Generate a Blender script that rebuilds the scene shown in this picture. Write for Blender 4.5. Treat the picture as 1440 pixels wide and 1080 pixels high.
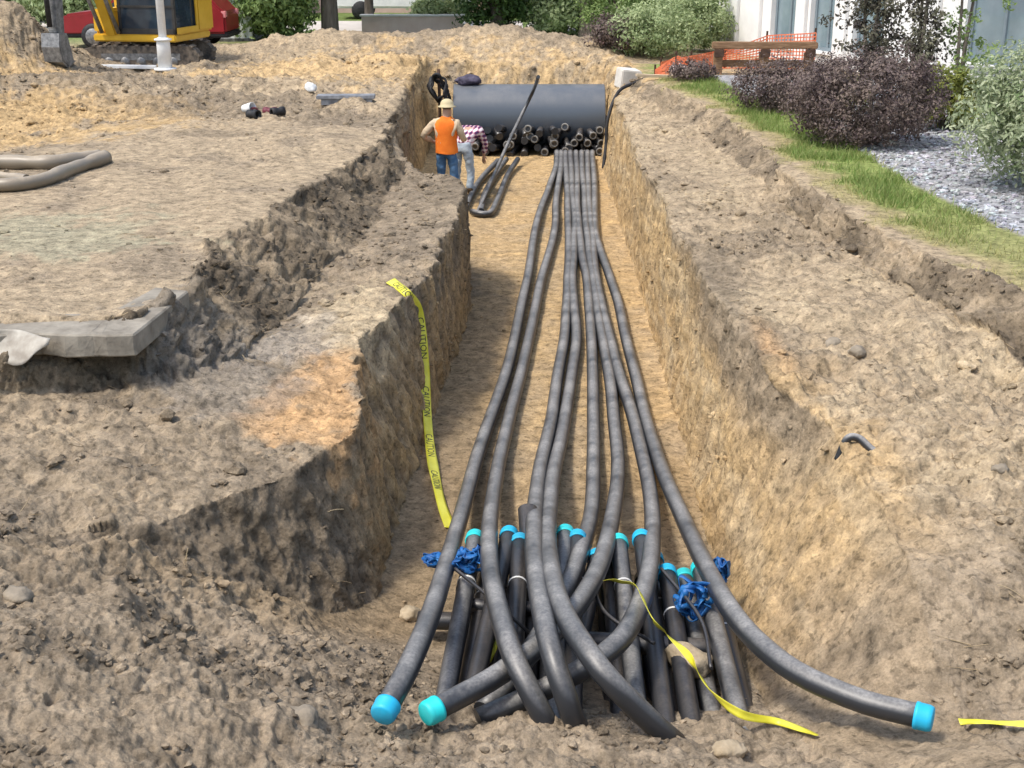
import bpy, bmesh, math, random
import numpy as np
from mathutils import Vector, Matrix, Euler

# ------------------------------------------------------------------ camera, sky, sun, exposure
scene = bpy.context.scene
for o in list(bpy.data.objects): bpy.data.objects.remove(o)
C = scene.collection
R = math.radians
FPX, HORIZ, EYE = 1800.0, -84.0, 4.4          # focal length in photo pixels, horizon row, eye height over the trench floor
PITCH = math.atan((540 - HORIZ) / FPX)
cam_d = bpy.data.cameras.new('camera'); cam = bpy.data.objects.new('camera', cam_d); C.objects.link(cam)
cam_d.sensor_width = 36; cam_d.lens = FPX / 1440 * 36; cam_d.clip_start = .05; cam_d.clip_end = 3000
cam.location = (0, 0, EYE); cam.rotation_euler = (math.pi / 2 - PITCH, 0, 0)
scene.camera = cam
SUN_EL, SUN_AZ = 60.0, -122.0                 # azimuth from +Y, clockwise seen from above (negative = left)
world = bpy.data.worlds.new('World'); scene.world = world; world.use_nodes = True
wn = world.node_tree.nodes; wl = world.node_tree.links
sky = wn.new('ShaderNodeTexSky'); sky.sky_type = 'NISHITA'; sky.sun_disc = False
sky.sun_elevation = R(SUN_EL); sky.sun_rotation = R(SUN_AZ); sky.air_density = 1.3; sky.dust_density = 3.0; sky.ozone_density = 1.0
wl.new(sky.outputs[0], wn['Background'].inputs[0]); wn['Background'].inputs[1].default_value = .15
sun_d = bpy.data.lights.new('sun', 'SUN'); sun = bpy.data.objects.new('sun', sun_d); C.objects.link(sun)
sun_d.energy = 2.0; sun_d.angle = R(8); sun_d.color = (1, .955, .88)
sdir = Vector((math.sin(R(SUN_AZ)) * math.cos(R(SUN_EL)), math.cos(R(SUN_AZ)) * math.cos(R(SUN_EL)), math.sin(R(SUN_EL))))
sun.rotation_euler = (-sdir).to_track_quat('-Z', 'Y').to_euler(); sun.location = sdir * 60
scene.view_settings.view_transform = 'Standard'; scene.view_settings.look = 'None'
scene.view_settings.exposure = .75; scene.view_settings.gamma = 1
scene.render.engine = 'CYCLES'

# ------------------------------------------------------------------ helpers
def at(px, py, z):
    """world point at height z that the photograph shows at pixel px, py"""
    u = (px - 720) / FPX; v = (py - 540) / FPX
    dn = math.sin(PITCH) + v * math.cos(PITCH); fw = math.cos(PITCH) - v * math.sin(PITCH)
    t = (EYE - z) / dn
    return Vector((u * t, fw * t, z))
def tag(o, label=None, cat=None, group=None, kind=None):
    if label: o['label'] = label
    if cat: o['category'] = cat
    if group: o['group'] = group
    if kind: o['kind'] = kind
    return o
def link(name, me, mat=None, parent=None, loc=None, rot=None):
    o = bpy.data.objects.new(name, me); C.objects.link(o)
    if mat is not None and me is not None:
        if not me.materials: me.materials.append(mat)
    if parent is not None: o.parent = parent
    if loc is not None: o.location = loc
    if rot is not None: o.rotation_euler = rot
    return o
def empty(name, loc=(0, 0, 0), rz=0):
    o = bpy.data.objects.new(name, None); C.objects.link(o); o.location = loc; o.rotation_euler = (0, 0, rz)
    o.empty_display_size = .1
    return o
def copy_tree(o, parent=None):
    c = o.copy(); C.objects.link(c)
    if parent is not None: c.parent = parent
    for ch in o.children: copy_tree(ch, c)
    return c
def np_mesh(name, V, F, smooth=True):
    """V (n,3) array, F (m,k) array of equal sized faces"""
    V = np.asarray(V, np.float32); F = np.asarray(F, np.int32)
    me = bpy.data.meshes.new(name); k = F.shape[1]
    me.vertices.add(len(V)); me.vertices.foreach_set('co', V.ravel())
    me.loops.add(F.size); me.loops.foreach_set('vertex_index', F.ravel())
    me.polygons.add(len(F)); me.polygons.foreach_set('loop_start', np.arange(0, F.size, k, dtype=np.int32))
    me.polygons.foreach_set('loop_total', np.full(len(F), k, np.int32))
    me.polygons.foreach_set('use_smooth', np.full(len(F), smooth, bool))
    me.update(calc_edges=True)
    return me
def vcol(me, name, col):
    a = me.color_attributes.new(name, 'FLOAT_COLOR', 'POINT')
    c = np.ones((len(me.vertices), 4), np.float32); c[:, :3] = col
    a.data.foreach_set('color', c.ravel())
def bm_mesh(name, bm, smooth=False):
    me = bpy.data.meshes.new(name); bm.normal_update(); bm.to_mesh(me); bm.free()
    if smooth:
        for p in me.polygons: p.use_smooth = True
    return me
def box(bm, x0, x1, y0, y1, z0, z1, bev=0, M=None):
    m = Matrix.Translation(((x0 + x1) / 2, (y0 + y1) / 2, (z0 + z1) / 2)) @ Matrix.Diagonal((x1 - x0, y1 - y0, z1 - z0, 1))
    r = bmesh.ops.create_cube(bm, size=1, matrix=(M @ m) if M is not None else m)
    if bev:
        es = list({e for v in r['verts'] for e in v.link_edges})
        bmesh.ops.bevel(bm, geom=es, offset=bev, segments=2, affect='EDGES')
def prism(bm, prof, w0, w1, axis='x', bev=0):
    """extrude a closed 2D profile along an axis; profile coords are (y,z) for x, (x,z) for y, (x,y) for z"""
    def p3(a, b, w):
        return {'x': (w, a, b), 'y': (a, w, b), 'z': (a, b, w)}[axis]
    A = [bm.verts.new(p3(a, b, w0)) for a, b in prof]; B = [bm.verts.new(p3(a, b, w1)) for a, b in prof]
    n = len(prof); fs = []
    for i in range(n): fs.append(bm.faces.new((A[i], A[(i + 1) % n], B[(i + 1) % n], B[i])))
    fs.append(bm.faces.new(A[::-1])); fs.append(bm.faces.new(B))
    bmesh.ops.recalc_face_normals(bm, faces=fs)
    if bev:
        bmesh.ops.bevel(bm, geom=list({e for f in fs for e in f.edges}), offset=bev, segments=2, affect='EDGES')
def spline(pts, n):
    """Catmull-Rom through points, n samples, roughly even in length"""
    P = np.array([list(p) for p in pts], float); out = []
    Q = np.vstack([2 * P[0] - P[1], P, 2 * P[-1] - P[-2]])
    for i in range(len(P) - 1):
        p0, p1, p2, p3 = Q[i:i + 4]; t = np.linspace(0, 1, 40, endpoint=False)[:, None]
        out.append(.5 * ((2 * p1) + (p2 - p0) * t + (2 * p0 - 5 * p1 + 4 * p2 - p3) * t ** 2 + (3 * p1 - p0 - 3 * p2 + p3) * t ** 3))
    out.append(P[-1:]); out = np.vstack(out)
    d = np.r_[0, np.cumsum(np.linalg.norm(np.diff(out[:, :3], axis=0), axis=1))]
    s = np.linspace(0, d[-1], n)
    return np.stack([np.interp(s, d, out[:, k]) for k in range(out.shape[1])], 1)
def frames(P):
    T = np.gradient(P, axis=0); T /= np.linalg.norm(T, axis=1)[:, None] + 1e-12
    N = np.zeros_like(T); up = np.array([0, 0, 1.]) if abs(T[0][2]) < .9 else np.array([1., 0, 0])
    n = np.cross(T[0], up); n /= np.linalg.norm(n); N[0] = n
    for i in range(1, len(P)):
        n = N[i - 1] - T[i] * (N[i - 1] @ T[i]); N[i] = n / np.linalg.norm(n)
    return T, N, np.cross(T, N)
def tube_arrays(P, rad, sides=16, closed=True):
    P = np.asarray(P, float); T, N, B = frames(P); n = len(P)
    rad = np.broadcast_to(np.asarray(rad, float), (n,))
    a = np.linspace(0, 2 * np.pi, sides, endpoint=False)
    ring = (np.cos(a)[None, :, None] * N[:, None, :] + np.sin(a)[None, :, None] * B[:, None, :]) * rad[:, None, None] + P[:, None, :]
    V = ring.reshape(-1, 3); i = np.arange(n - 1)[:, None] * sides; j = np.arange(sides)[None]; j2 = (j + 1) % sides
    F = np.stack([i + j, i + j2, i + sides + j2, i + sides + j], -1).reshape(-1, 4)
    return V, F
def tube(name, P, rad, mat, parent=None, sides=16, cap=True, loc=None):
    V, F = tube_arrays(P, rad, sides)
    if cap:                                    # close both ends with a small dished disc
        n = len(P)
        V = np.vstack([V, P[0], P[-1]]); c0, c1 = len(V) - 2, len(V) - 1
        j = np.arange(sides); j2 = (j + 1) % sides; b = (n - 1) * sides
        F = np.vstack([F, np.stack([j2, j, np.full(sides, c0), np.full(sides, c0)], 1), np.stack([b + j, b + j2, np.full(sides, c1), np.full(sides, c1)], 1)])
        tri = F[-2 * sides:, :3]; quads = F[:-2 * sides]
        me = bpy.data.meshes.new(name); me.from_pydata(V.tolist(), [], quads.tolist() + tri.tolist()); me.update()
        for p in me.polygons: p.use_smooth = p.index < len(quads)
    else:
        me = np_mesh(name, V, F)
    return link(name, me, mat, parent, loc)
def lathe(name, prof, mat, parent=None, sides=24, M=None, smooth=True):
    """prof: (r, z) pairs, closed on the axis where r = 0"""
    bm = bmesh.new(); rings = []
    for r, z in prof:
        rings.append([bm.verts.new((0, 0, z))] if r < 1e-6 else [bm.verts.new((r * math.cos(2 * math.pi * k / sides), r * math.sin(2 * math.pi * k / sides), z)) for k in range(sides)])
    for a, b in zip(rings, rings[1:]):
        for k in range(sides):
            k2 = (k + 1) % sides
            if len(a) == 1 and len(b) == 1: continue
            if len(a) == 1: bm.faces.new((a[0], b[k2], b[k]))
            elif len(b) == 1: bm.faces.new((a[k], a[k2], b[0]))
            else: bm.faces.new((a[k], a[k2], b[k2], b[k]))
    bmesh.ops.recalc_face_normals(bm, faces=bm.faces[:])
    if M is not None: bmesh.ops.transform(bm, matrix=M, verts=bm.verts[:])
    return link(name, bm_mesh(name, bm, smooth), mat, parent)
def along(a, b):
    """matrix taking the z axis to the direction a -> b, origin at a"""
    a = Vector(a); b = Vector(b)
    return Matrix.Translation(a) @ (b - a).to_track_quat('Z', 'Y').to_matrix().to_4x4()

# lattice noise, vectorised
_rng = np.random.default_rng(7)
_perm = _rng.permutation(1024).astype(np.int64); _val = _rng.uniform(-1, 1, 1024)
def noise3(P):
    I = np.floor(P).astype(np.int64); f = P - I; f = f * f * (3 - 2 * f); out = np.zeros(len(P))
    for dx in (0, 1):
        hx = _perm[(I[:, 0] + dx) & 1023]; wx = f[:, 0] if dx else 1 - f[:, 0]
        for dy in (0, 1):
            hy = _perm[(hx + I[:, 1] + dy) & 1023]; wy = f[:, 1] if dy else 1 - f[:, 1]
            for dz in (0, 1):
                hz = _perm[(hy + I[:, 2] + dz) & 1023]; wz = f[:, 2] if dz else 1 - f[:, 2]
                out += _val[hz] * wx * wy * wz
    return out
def fbm(P, scale, octs=4, gain=.5, seed=0):
    P = np.asarray(P, float) * scale + np.array([seed * 17.3, seed * 5.1, seed * 9.7]); a, tot, s = 1., 0, 0
    for k in range(octs):
        tot = tot + a * noise3(P); s += a; a *= gain; P = P * 2.03 + 11.7
    return tot / s
def sstep(a, b, x):
    t = np.clip((x - a) / (b - a), 0, 1); return t * t * (3 - 2 * t)

# ------------------------------------------------------------------ materials
def mat_base(name, rough=.8, spec=.3):
    m = bpy.data.materials.new(name); m.use_nodes = True; nt = m.node_tree
    b = nt.nodes['Principled BSDF']; b.inputs['Roughness'].default_value = rough; b.inputs['Specular IOR Level'].default_value = spec
    return m, nt, b
def nnode(nt, t, **kw):
    n = nt.nodes.new(t)
    for k, v in kw.items():
        if k in n.inputs: n.inputs[k].default_value = v
        else: setattr(n, k, v)
    return n
def noisy(name, c1, c2, scale=8, rough=.8, spec=.3, bump=.2, bscale=None, bdist=.01, metal=0, c3=None, detail=6, lo=.35, hi=.65, stretch=None):
    """two or three colours mixed by noise, with matching fine bump"""
    m, nt, b = mat_base(name, rough, spec); b.inputs['Metallic'].default_value = metal
    tc = nnode(nt, 'ShaderNodeTexCoord'); src = tc.outputs['Object']
    if stretch:
        mp = nnode(nt, 'ShaderNodeMapping'); mp.inputs['Scale'].default_value = stretch; nt.links.new(src, mp.inputs[0]); src = mp.outputs[0]
    n = nnode(nt, 'ShaderNodeTexNoise', Scale=scale, Detail=detail, Roughness=.6); nt.links.new(src, n.inputs['Vector'])
    r = nnode(nt, 'ShaderNodeValToRGB'); e = r.color_ramp.elements
    e[0].position = lo; e[0].color = (*c1, 1); e[1].position = hi; e[1].color = (*c2, 1)
    if c3: x = e.new((lo + hi) / 2); x.color = (*c3, 1)
    nt.links.new(n.outputs['Fac'], r.inputs[0]); nt.links.new(r.outputs[0], b.inputs['Base Color'])
    if bump:
        n2 = nnode(nt, 'ShaderNodeTexNoise', Scale=bscale or scale * 4, Detail=5.); nt.links.new(src, n2.inputs['Vector'])
        bp = nnode(nt, 'ShaderNodeBump', Strength=bump, Distance=bdist); nt.links.new(n2.outputs['Fac'], bp.inputs['Height']); nt.links.new(bp.outputs[0], b.inputs['Normal'])
    return m
def soil_material(name):
    m, nt, b = mat_base(name, .95, .12)
    tc = nnode(nt, 'ShaderNodeTexCoord'); at_ = nnode(nt, 'ShaderNodeAttribute', attribute_name='soil')
    L = nt.links
    n1 = nnode(nt, 'ShaderNodeTexNoise', Scale=7., Detail=8., Roughness=.65); L.new(tc.outputs['Object'], n1.inputs['Vector'])
    n2 = nnode(nt, 'ShaderNodeTexNoise', Scale=55., Detail=5., Roughness=.7); L.new(tc.outputs['Object'], n2.inputs['Vector'])
    mr = nnode(nt, 'ShaderNodeMapRange'); mr.inputs[1].default_value = .3; mr.inputs[2].default_value = .7; mr.inputs[3].default_value = .55; mr.inputs[4].default_value = 1.45
    L.new(n1.outputs['Fac'], mr.inputs[0])
    mr2 = nnode(nt, 'ShaderNodeMapRange'); mr2.inputs[1].default_value = .28; mr2.inputs[2].default_value = .72; mr2.inputs[3].default_value = .72; mr2.inputs[4].default_value = 1.28
    L.new(n2.outputs['Fac'], mr2.inputs[0])
    n4 = nnode(nt, 'ShaderNodeTexNoise', Scale=19., Detail=3., Roughness=.6); L.new(tc.outputs['Object'], n4.inputs['Vector'])
    mr4 = nnode(nt, 'ShaderNodeMapRange'); mr4.inputs[1].default_value = .33; mr4.inputs[2].default_value = .47; mr4.inputs[3].default_value = .55; mr4.inputs[4].default_value = 1.04; L.new(n4.outputs['Fac'], mr4.inputs[0])
    mu0 = nnode(nt, 'ShaderNodeMath', operation='MULTIPLY'); L.new(mr.outputs[0], mu0.inputs[0]); L.new(mr4.outputs[0], mu0.inputs[1])
    mul = nnode(nt, 'ShaderNodeMath', operation='MULTIPLY'); L.new(mu0.outputs[0], mul.inputs[0]); L.new(mr2.outputs[0], mul.inputs[1])
    sc = nnode(nt, 'ShaderNodeVectorMath', operation='SCALE'); L.new(at_.outputs['Color'], sc.inputs[0]); L.new(mul.outputs[0], sc.inputs['Scale'])
    L.new(sc.outputs[0], b.inputs['Base Color'])
    n3 = nnode(nt, 'ShaderNodeTexNoise', Scale=26., Detail=9., Roughness=.7); L.new(tc.outputs['Object'], n3.inputs['Vector'])
    bp = nnode(nt, 'ShaderNodeBump', Strength=.6, Distance=.04); L.new(n3.outputs['Fac'], bp.inputs['Height'])
    v = nnode(nt, 'ShaderNodeTexVoronoi', Scale=45.); L.new(tc.outputs['Object'], v.inputs['Vector'])
    bp2 = nnode(nt, 'ShaderNodeBump', Strength=.12, Distance=.03); bp2.invert = True; L.new(v.outputs['Distance'], bp2.inputs['Height']); L.new(bp.outputs[0], bp2.inputs['Normal'])
    L.new(bp2.outputs[0], b.inputs['Normal'])
    return m
def leaf_material(name, c1, c2, c3=None, trans=.35):
    m, nt, b = mat_base(name, .55, .3)
    a = nnode(nt, 'ShaderNodeAttribute', attribute_name='tint'); r = nnode(nt, 'ShaderNodeValToRGB'); e = r.color_ramp.elements
    e[0].color = (*c1, 1); e[1].color = (*c2, 1)
    if c3: x = e.new(.85); x.color = (*c3, 1)
    nt.links.new(a.outputs['Fac'], r.inputs[0]); nt.links.new(r.outputs[0], b.inputs['Base Color'])
    t = nnode(nt, 'ShaderNodeBsdfTranslucent'); nt.links.new(r.outputs[0], t.inputs[0])
    mx = nnode(nt, 'ShaderNodeMixShader'); mx.inputs[0].default_value = trans
    nt.links.new(b.outputs[0], mx.inputs[1]); nt.links.new(t.outputs[0], mx.inputs[2]); nt.links.new(mx.outputs[0], nt.nodes['Material Output'].inputs[0])
    return m
M = {}
M['soil'] = soil_material('soil')
def pipe_material(name, base, dust_sheen, amount):
    m, nt, b = mat_base(name, .42, .6); L = nt.links
    tc = nnode(nt, 'ShaderNodeTexCoord'); g = nnode(nt, 'ShaderNodeNewGeometry')
    n = nnode(nt, 'ShaderNodeTexNoise', Scale=2.1, Detail=12., Roughness=.72); L.new(tc.outputs['Object'], n.inputs['Vector'])
    n2 = nnode(nt, 'ShaderNodeTexNoise', Scale=60., Detail=4.); L.new(tc.outputs['Object'], n2.inputs['Vector'])
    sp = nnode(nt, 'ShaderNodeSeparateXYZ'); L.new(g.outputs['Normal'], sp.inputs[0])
    up = nnode(nt, 'ShaderNodeMapRange'); up.inputs[1].default_value = .35; up.inputs[2].default_value = 1; L.new(sp.outputs['Z'], up.inputs[0])  # upward faces go paler: settled dust, plus a highlight stripe painted into the colour
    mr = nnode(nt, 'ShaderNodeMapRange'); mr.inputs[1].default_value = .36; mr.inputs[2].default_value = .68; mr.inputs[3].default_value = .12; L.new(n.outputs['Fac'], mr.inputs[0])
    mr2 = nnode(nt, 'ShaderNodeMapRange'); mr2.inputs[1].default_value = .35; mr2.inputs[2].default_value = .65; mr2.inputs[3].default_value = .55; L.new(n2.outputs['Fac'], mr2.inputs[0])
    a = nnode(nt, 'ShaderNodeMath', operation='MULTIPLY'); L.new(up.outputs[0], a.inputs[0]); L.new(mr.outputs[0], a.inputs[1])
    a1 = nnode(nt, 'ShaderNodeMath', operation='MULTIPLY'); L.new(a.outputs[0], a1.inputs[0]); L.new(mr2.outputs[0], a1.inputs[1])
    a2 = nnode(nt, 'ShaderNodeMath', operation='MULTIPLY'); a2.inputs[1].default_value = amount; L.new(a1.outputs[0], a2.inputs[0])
    mx = nnode(nt, 'ShaderNodeMix', data_type='RGBA'); mx.inputs[6].default_value = (*base, 1); mx.inputs[7].default_value = (*dust_sheen, 1)
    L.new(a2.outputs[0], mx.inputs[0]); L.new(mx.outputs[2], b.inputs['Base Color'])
    ro = nnode(nt, 'ShaderNodeMapRange'); ro.inputs[3].default_value = .36; ro.inputs[4].default_value = .8; L.new(a2.outputs[0], ro.inputs[0]); L.new(ro.outputs[0], b.inputs['Roughness'])
    bp = nnode(nt, 'ShaderNodeBump', Strength=.15, Distance=.004); L.new(n2.outputs['Fac'], bp.inputs['Height']); L.new(bp.outputs[0], b.inputs['Normal'])
    return m
M['pipe'] = pipe_material('black_plastic_pipe', (.024, .026, .03), (.44, .42, .39), .85)  # pale tops are dust and painted sheen together
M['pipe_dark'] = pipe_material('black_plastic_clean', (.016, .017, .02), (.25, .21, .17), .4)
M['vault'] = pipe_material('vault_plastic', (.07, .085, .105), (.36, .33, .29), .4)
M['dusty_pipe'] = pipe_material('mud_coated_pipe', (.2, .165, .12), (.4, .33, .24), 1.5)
M['cap'] = noisy('turquoise_cap', (.05, .28, .42), (.02, .41, .65), 5, .5, .35, .1, lo=.25, hi=.5)
M['cap_bright'] = noisy('bright_cyan_cap', (.05, .4, .42), (.02, .58, .6), 5, .5, .35, .1, lo=.25, hi=.5)
M['blue_cloth'] = noisy('blue_sheet', (.008, .07, .25), (.02, .16, .42), 14, .5, .4, .3, bdist=.02)
M['concrete'] = noisy('old_concrete', (.17, .15, .12), (.3, .27, .22), 6, .9, .2, .5, c3=(.24, .215, .175))
M['strap'] = noisy('pale_strap', (.6, .6, .58), (.75, .75, .72), 10, .5, .4, 0)
# ------------------------------------------------------------------ the ground: one sheet with the trench cut into it
GZ = 1.7                                       # ground level over the trench floor
def line(pts):
    P = np.array(sorted([tuple(p) for p in pts], key=lambda p: p[1])); return P
def wob(Y, k, a, b): return a * noise3(np.array([[Y * 1.1, k * 7.7, .3]]))[0] + b * noise3(np.array([[Y * 4.3, k * 3.1, 5.3]]))[0]
WOB = {}
def ln(P, Y):
    k, a, b = WOB.get(id(P), (0, 0, 0)); f = np.clip((30 - Y) / 2, 0, 1)
    return np.interp(Y, P[:, 1], P[:, 0]) + f * wob(Y, k, a, b), np.interp(Y, P[:, 1], P[:, 2])
A = lambda px, py, z: tuple(at(px, py, z))
W = lambda x, y, z: (x, y, z)
L1 = line([W(-6.2, 2, 1.9), W(-6., 6, 1.75), W(-4.6, 9.1, 1.76), W(-3.1, 9.15, 1.76), W(-2.88, 9.35, 1.74), W(-2.72, 9.87, 1.7), W(-2.83, 11.9, 1.7), W(-2.33, 14.9, 1.7), W(-1.9, 17.5, 1.7), W(-1.83, 18.9, 1.72), W(-2., 21, 1.72), W(-2.15, 29.2, 1.72), W(-2.2, 30.2, 1.72)])
L2 = line([W(-5.4, 2, 1.7), W(-5.0, 6, 1.5), W(-3.9, 8.7, 1.3), W(-2.7, 9.0, 1.27), W(-2.42, 9.25, 1.25), W(-2.15, 9.87, 1.2), W(-2.0, 11.9, 1.18), W(-1.6, 14.9, 1.25), W(-1.5, 17.5, 1.4), W(-1.72, 18.9, 1.5), W(-1.93, 21, 1.6), W(-2.08, 29.2, 1.6), W(-2.1, 30.2, 1.72)])
L3 = line([W(-4.4, 2, 1.55), W(-3.6, 6.2, 1.2), W(-2.6, 6.95, 1.05), W(-2.14, 7.14, 1.02), W(-1.5, 7.8, 1.08), W(-1.14, 8.55, 1.12), W(-1.2, 9.5, 1.2), W(-1.25, 10.4, 1.22), W(-1.05, 11.2, 1.25), W(-.85, 12.1, 1.28), W(-.76, 13.5, 1.3), W(-.6, 15.6, 1.38), W(-.68, 16.9, 1.42), W(-1.25, 17.5, 1.42), W(-1.64, 18.9, 1.42), W(-1.86, 21, 1.35), W(-2.0, 29.2, 1.35), W(-2.05, 30.2, 1.72)])
L4 = line([W(-4.3, 2, 0), W(-3.4, 6.2, 0), W(-2.35, 6.88, 0), W(-1.9, 7.0, 0), W(-1.22, 7.5, 0), W(-.98, 7.9, 0), W(-.9, 9.5, 0), W(-.84, 10.4, 0), W(-.74, 12.1, 0), W(-.66, 13.5, 0), W(-.5, 15.6, 0), W(-.62, 16.9, 0), W(-1.12, 17.5, 0), W(-1.5, 18.9, 0), W(-1.74, 21, 0), W(-1.85, 29.2, 0), W(-1.9, 30.2, 1.72)])
R4 = line([W(2.2, 2, 0), W(1.62, 5.4, 0), W(1.42, 6.2, 0), W(1.46, 7, 0), W(1.5, 7.9, 0), W(1.58, 10.5, 0), W(1.66, 14, 0), W(1.74, 18, 0), W(1.85, 26.7, 0), W(2.1, 29.2, 0), W(2.15, 30.2, 1.72)])
R3 = line([W(2.6, 2, .9), W(2.25, 5.4, .6), W(2.28, 6.3, .93), W(2.3, 7.2, 1.14), W(2.14, 8, 1.26), W(1.95, 9.1, 1.34), W(1.84, 10.5, 1.38), W(1.82, 12.7, 1.4), W(1.86, 17.6, 1.4), W(2.02, 24.5, 1.38), W(2.2, 29.2, 1.4), W(2.25, 30.2, 1.72)])
R2 = line([W(4.6, 2, 1.4), W(3.9, 6, 1.18), W(4.1, 8, 1.36), W(3.7, 10, 1.41), W(3.34, 12.5, 1.43), W(3.16, 15, 1.44), W(3.26, 19, 1.46), W(2.95, 22.3, 1.5), W(2.45, 25, 1.55), W(2.4, 29.2, 1.6), W(2.45, 30.2, 1.72)])
R1 = line([W(5.6, 2, 1.7), W(4.9, 7, 1.7), W(4.08, 9.9, 1.7), W(3.61, 12.5, 1.7), W(3.42, 14.9, 1.7), W(3.5, 18.9, 1.7), W(3.35, 22.3, 1.7), W(2.75, 25, 1.72), W(2.6, 29.2, 1.72), W(2.65, 30.2, 1.72)])
WOB.update({id(L1): (1, .10, .09), id(L2): (2, .12, .08), id(L3): (3, .05, .05), id(L4): (4, .02, .02), id(R4): (5, .03, .02), id(R3): (6, .07, .06), id(R2): (7, .12, .10), id(R1): (8, .10, .10)})
# loose spoil around the near end of the trench: scattered levels, interpolated
SP = [A(600, 900, 0), A(760, 900, 0), A(900, 900, 0), A(1020, 880, 0), A(620, 800, 0), A(800, 790, 0), A(980, 800, 0), A(540, 830, 0),
      A(760, 985, .1), A(860, 990, .1), A(980, 985, .1), A(660, 962, .06), A(520, 885, .08), A(610, 935, .04), A(640, 950, .03), A(700, 965, .04), A(560, 915, .12), A(560, 965, .32),
      A(540, 1016, .55), A(620, 1014, .52), A(700, 1018, .46), A(780, 1018, .46), A(850, 1022, .46), A(930, 1035, .5), A(1010, 1022, .44), A(1080, 1010, .4), A(1180, 1020, .48), A(1305, 1028, .58), A(1440, 1034, .72),
      A(450, 885, .28), A(300, 812, .72), A(210, 752, .93), A(100, 640, 1.12), A(0, 560, 1.3), A(0, 700, 1.18), A(0, 850, 1.12), A(0, 1000, 1.1), A(200, 880, .92), A(330, 960, .74), A(440, 1000, .64), A(200, 1040, .95),
      A(0, 1080, 1.12), A(250, 1080, .95), A(450, 1080, .76), A(720, 1080, .68), A(1000, 1080, .66), A(1200, 1080, .7), A(1440, 1080, .86),
      W(-3, 3, 2.0), W(0, 3, 1.75), W(3, 3, 1.75), W(-3, 0, 2.7), W(0, 0, 2.75), W(3, 0, 2.7), W(-5, -4, 2.8), W(5, -4, 2.8), W(-4, 4.5, 1.6), W(-4, 6.5, 1.35),
      W(-.5, 9.6, 0), W(.5, 9.6, 0), W(1.2, 9.6, 0), W(-.5, 11, 0), W(.5, 11, 0), W(1.3, 11, 0), W(-1.6, 9.5, 0), W(2.4, 9, 0)]
SP = np.array(SP)
_D = np.linalg.norm(SP[:, None, :2] - SP[None, :, :2], axis=2)
_w = np.linalg.solve(np.block([[_D, np.ones((len(SP), 1))], [np.ones((1, len(SP))), np.zeros((1, 1))]]), np.r_[SP[:, 2], 0])
def spoil(x, y):
    r = np.zeros_like(x) + _w[-1]
    for (a, b, _), w in zip(SP, _w): r = r + w * np.hypot(x - a, y - b)
    return np.maximum(r, 0) * (1 - sstep(9.2, 10.2, y))
def bump2(x, y, cx, cy, rx, ry, h, rot=0, p=1.0):
    c, s = math.cos(rot), math.sin(rot); u = ((x - cx) * c + (y - cy) * s) / rx; v = (-(x - cx) * s + (y - cy) * c) / ry
    return h * np.exp(-(u * u + v * v) ** p)
def extra(x, y):
    e = bump2(x, y, -1.9, 33.0, 5.2, 1.7, .48, 0, 1.6) + bump2(x, y, .4, 31.6, 2.4, 1.2, .22, 0, 1.4) + bump2(x, y, -.6, 32.4, 1.1, .9, .12) + bump2(x, y, -4.6, 32.6, 1.3, .9, .14) + bump2(x, y, -3.4, 30., 2.0, 1.2, .25)
    e += bump2(x, y, -11.4, 28.2, 1.9, 1.7, 1.55, 0, 1.3) + bump2(x, y, -9.2, 23.6, 3.6, 1.2, .38, .1) + bump2(x, y, -6.2, 25.2, 2.5, .8, .16)
    e += bump2(x, y, -5.2, 24.2, .9, .5, -.22) + bump2(x, y, -3.6, 27.3, 1.6, .5, -.3) - bump2(x, y, -9.3, 19.2, 3.0, 1.6, .34, 0, 1.5)
    e += bump2(x, y, 3.6, 25.5, 1., 1.4, .12)
    return e
def height(x, Y):
    """profile of one row: x array, scalar Y -> z, zone index"""
    (x1, z1), (x2, z2), (x3, z3), (x4, z4) = [ln(l, Y) for l in (L1, L2, L3, L4)]
    (y4, w4), (y3, w3), (y2, w2), (y1, w1) = [ln(l, Y) for l in (R4, R3, R2, R1)]
    x2 = max(x2, x1 + .04); x3 = max(x3, x2 + .03); x4 = max(x4, x3 + .03); y3 = max(y3, y4 + .03); y2 = max(y2, y3 + .05); y1 = max(y1, y2 + .05)
    S = spoil(x, np.full_like(x, Y))
    s4 = np.interp(x4, x, S); t4 = np.interp(y4, x, S)
    z4 = max(z4, s4); w4 = max(w4, t4); z3 = max(z3, z4 + .01); w3 = max(w3, w4 + .01)
    xs = [-600, x1, x2, x3, x4, y4, y3, y2, y1, 600]
    zs = [max(z1, GZ) if Y > 7 else z1, z1, z2, z3, z4, w4, w3, w2, w1, 1.7]
    z = np.interp(x, xs, zs)
    zone = np.searchsorted(np.array(xs[1:-1]), x)
    ins = zone == 4
    z = np.where(ins, S if Y < 28.9 else np.maximum(z, S), z)
    near = 1 - sstep(5.2, 6.6, Y)               # close to the camera the spoil runs out over everything
    z = z * (1 - near) + np.maximum(S, .3) * near if near > 0 else z
    if Y > 29.7: zone = np.where(x < 2.6, 0, 8)
    rim = np.where((zone == 0) | (zone == 8), 1., sstep(29.3, 30.0, Y))
    rim = np.where((zone == 0) & (Y < 29.7), sstep(0, .5, x1 - x), rim)
    z = z + rim * extra(x, np.full_like(x, Y))
    return z, zone
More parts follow.
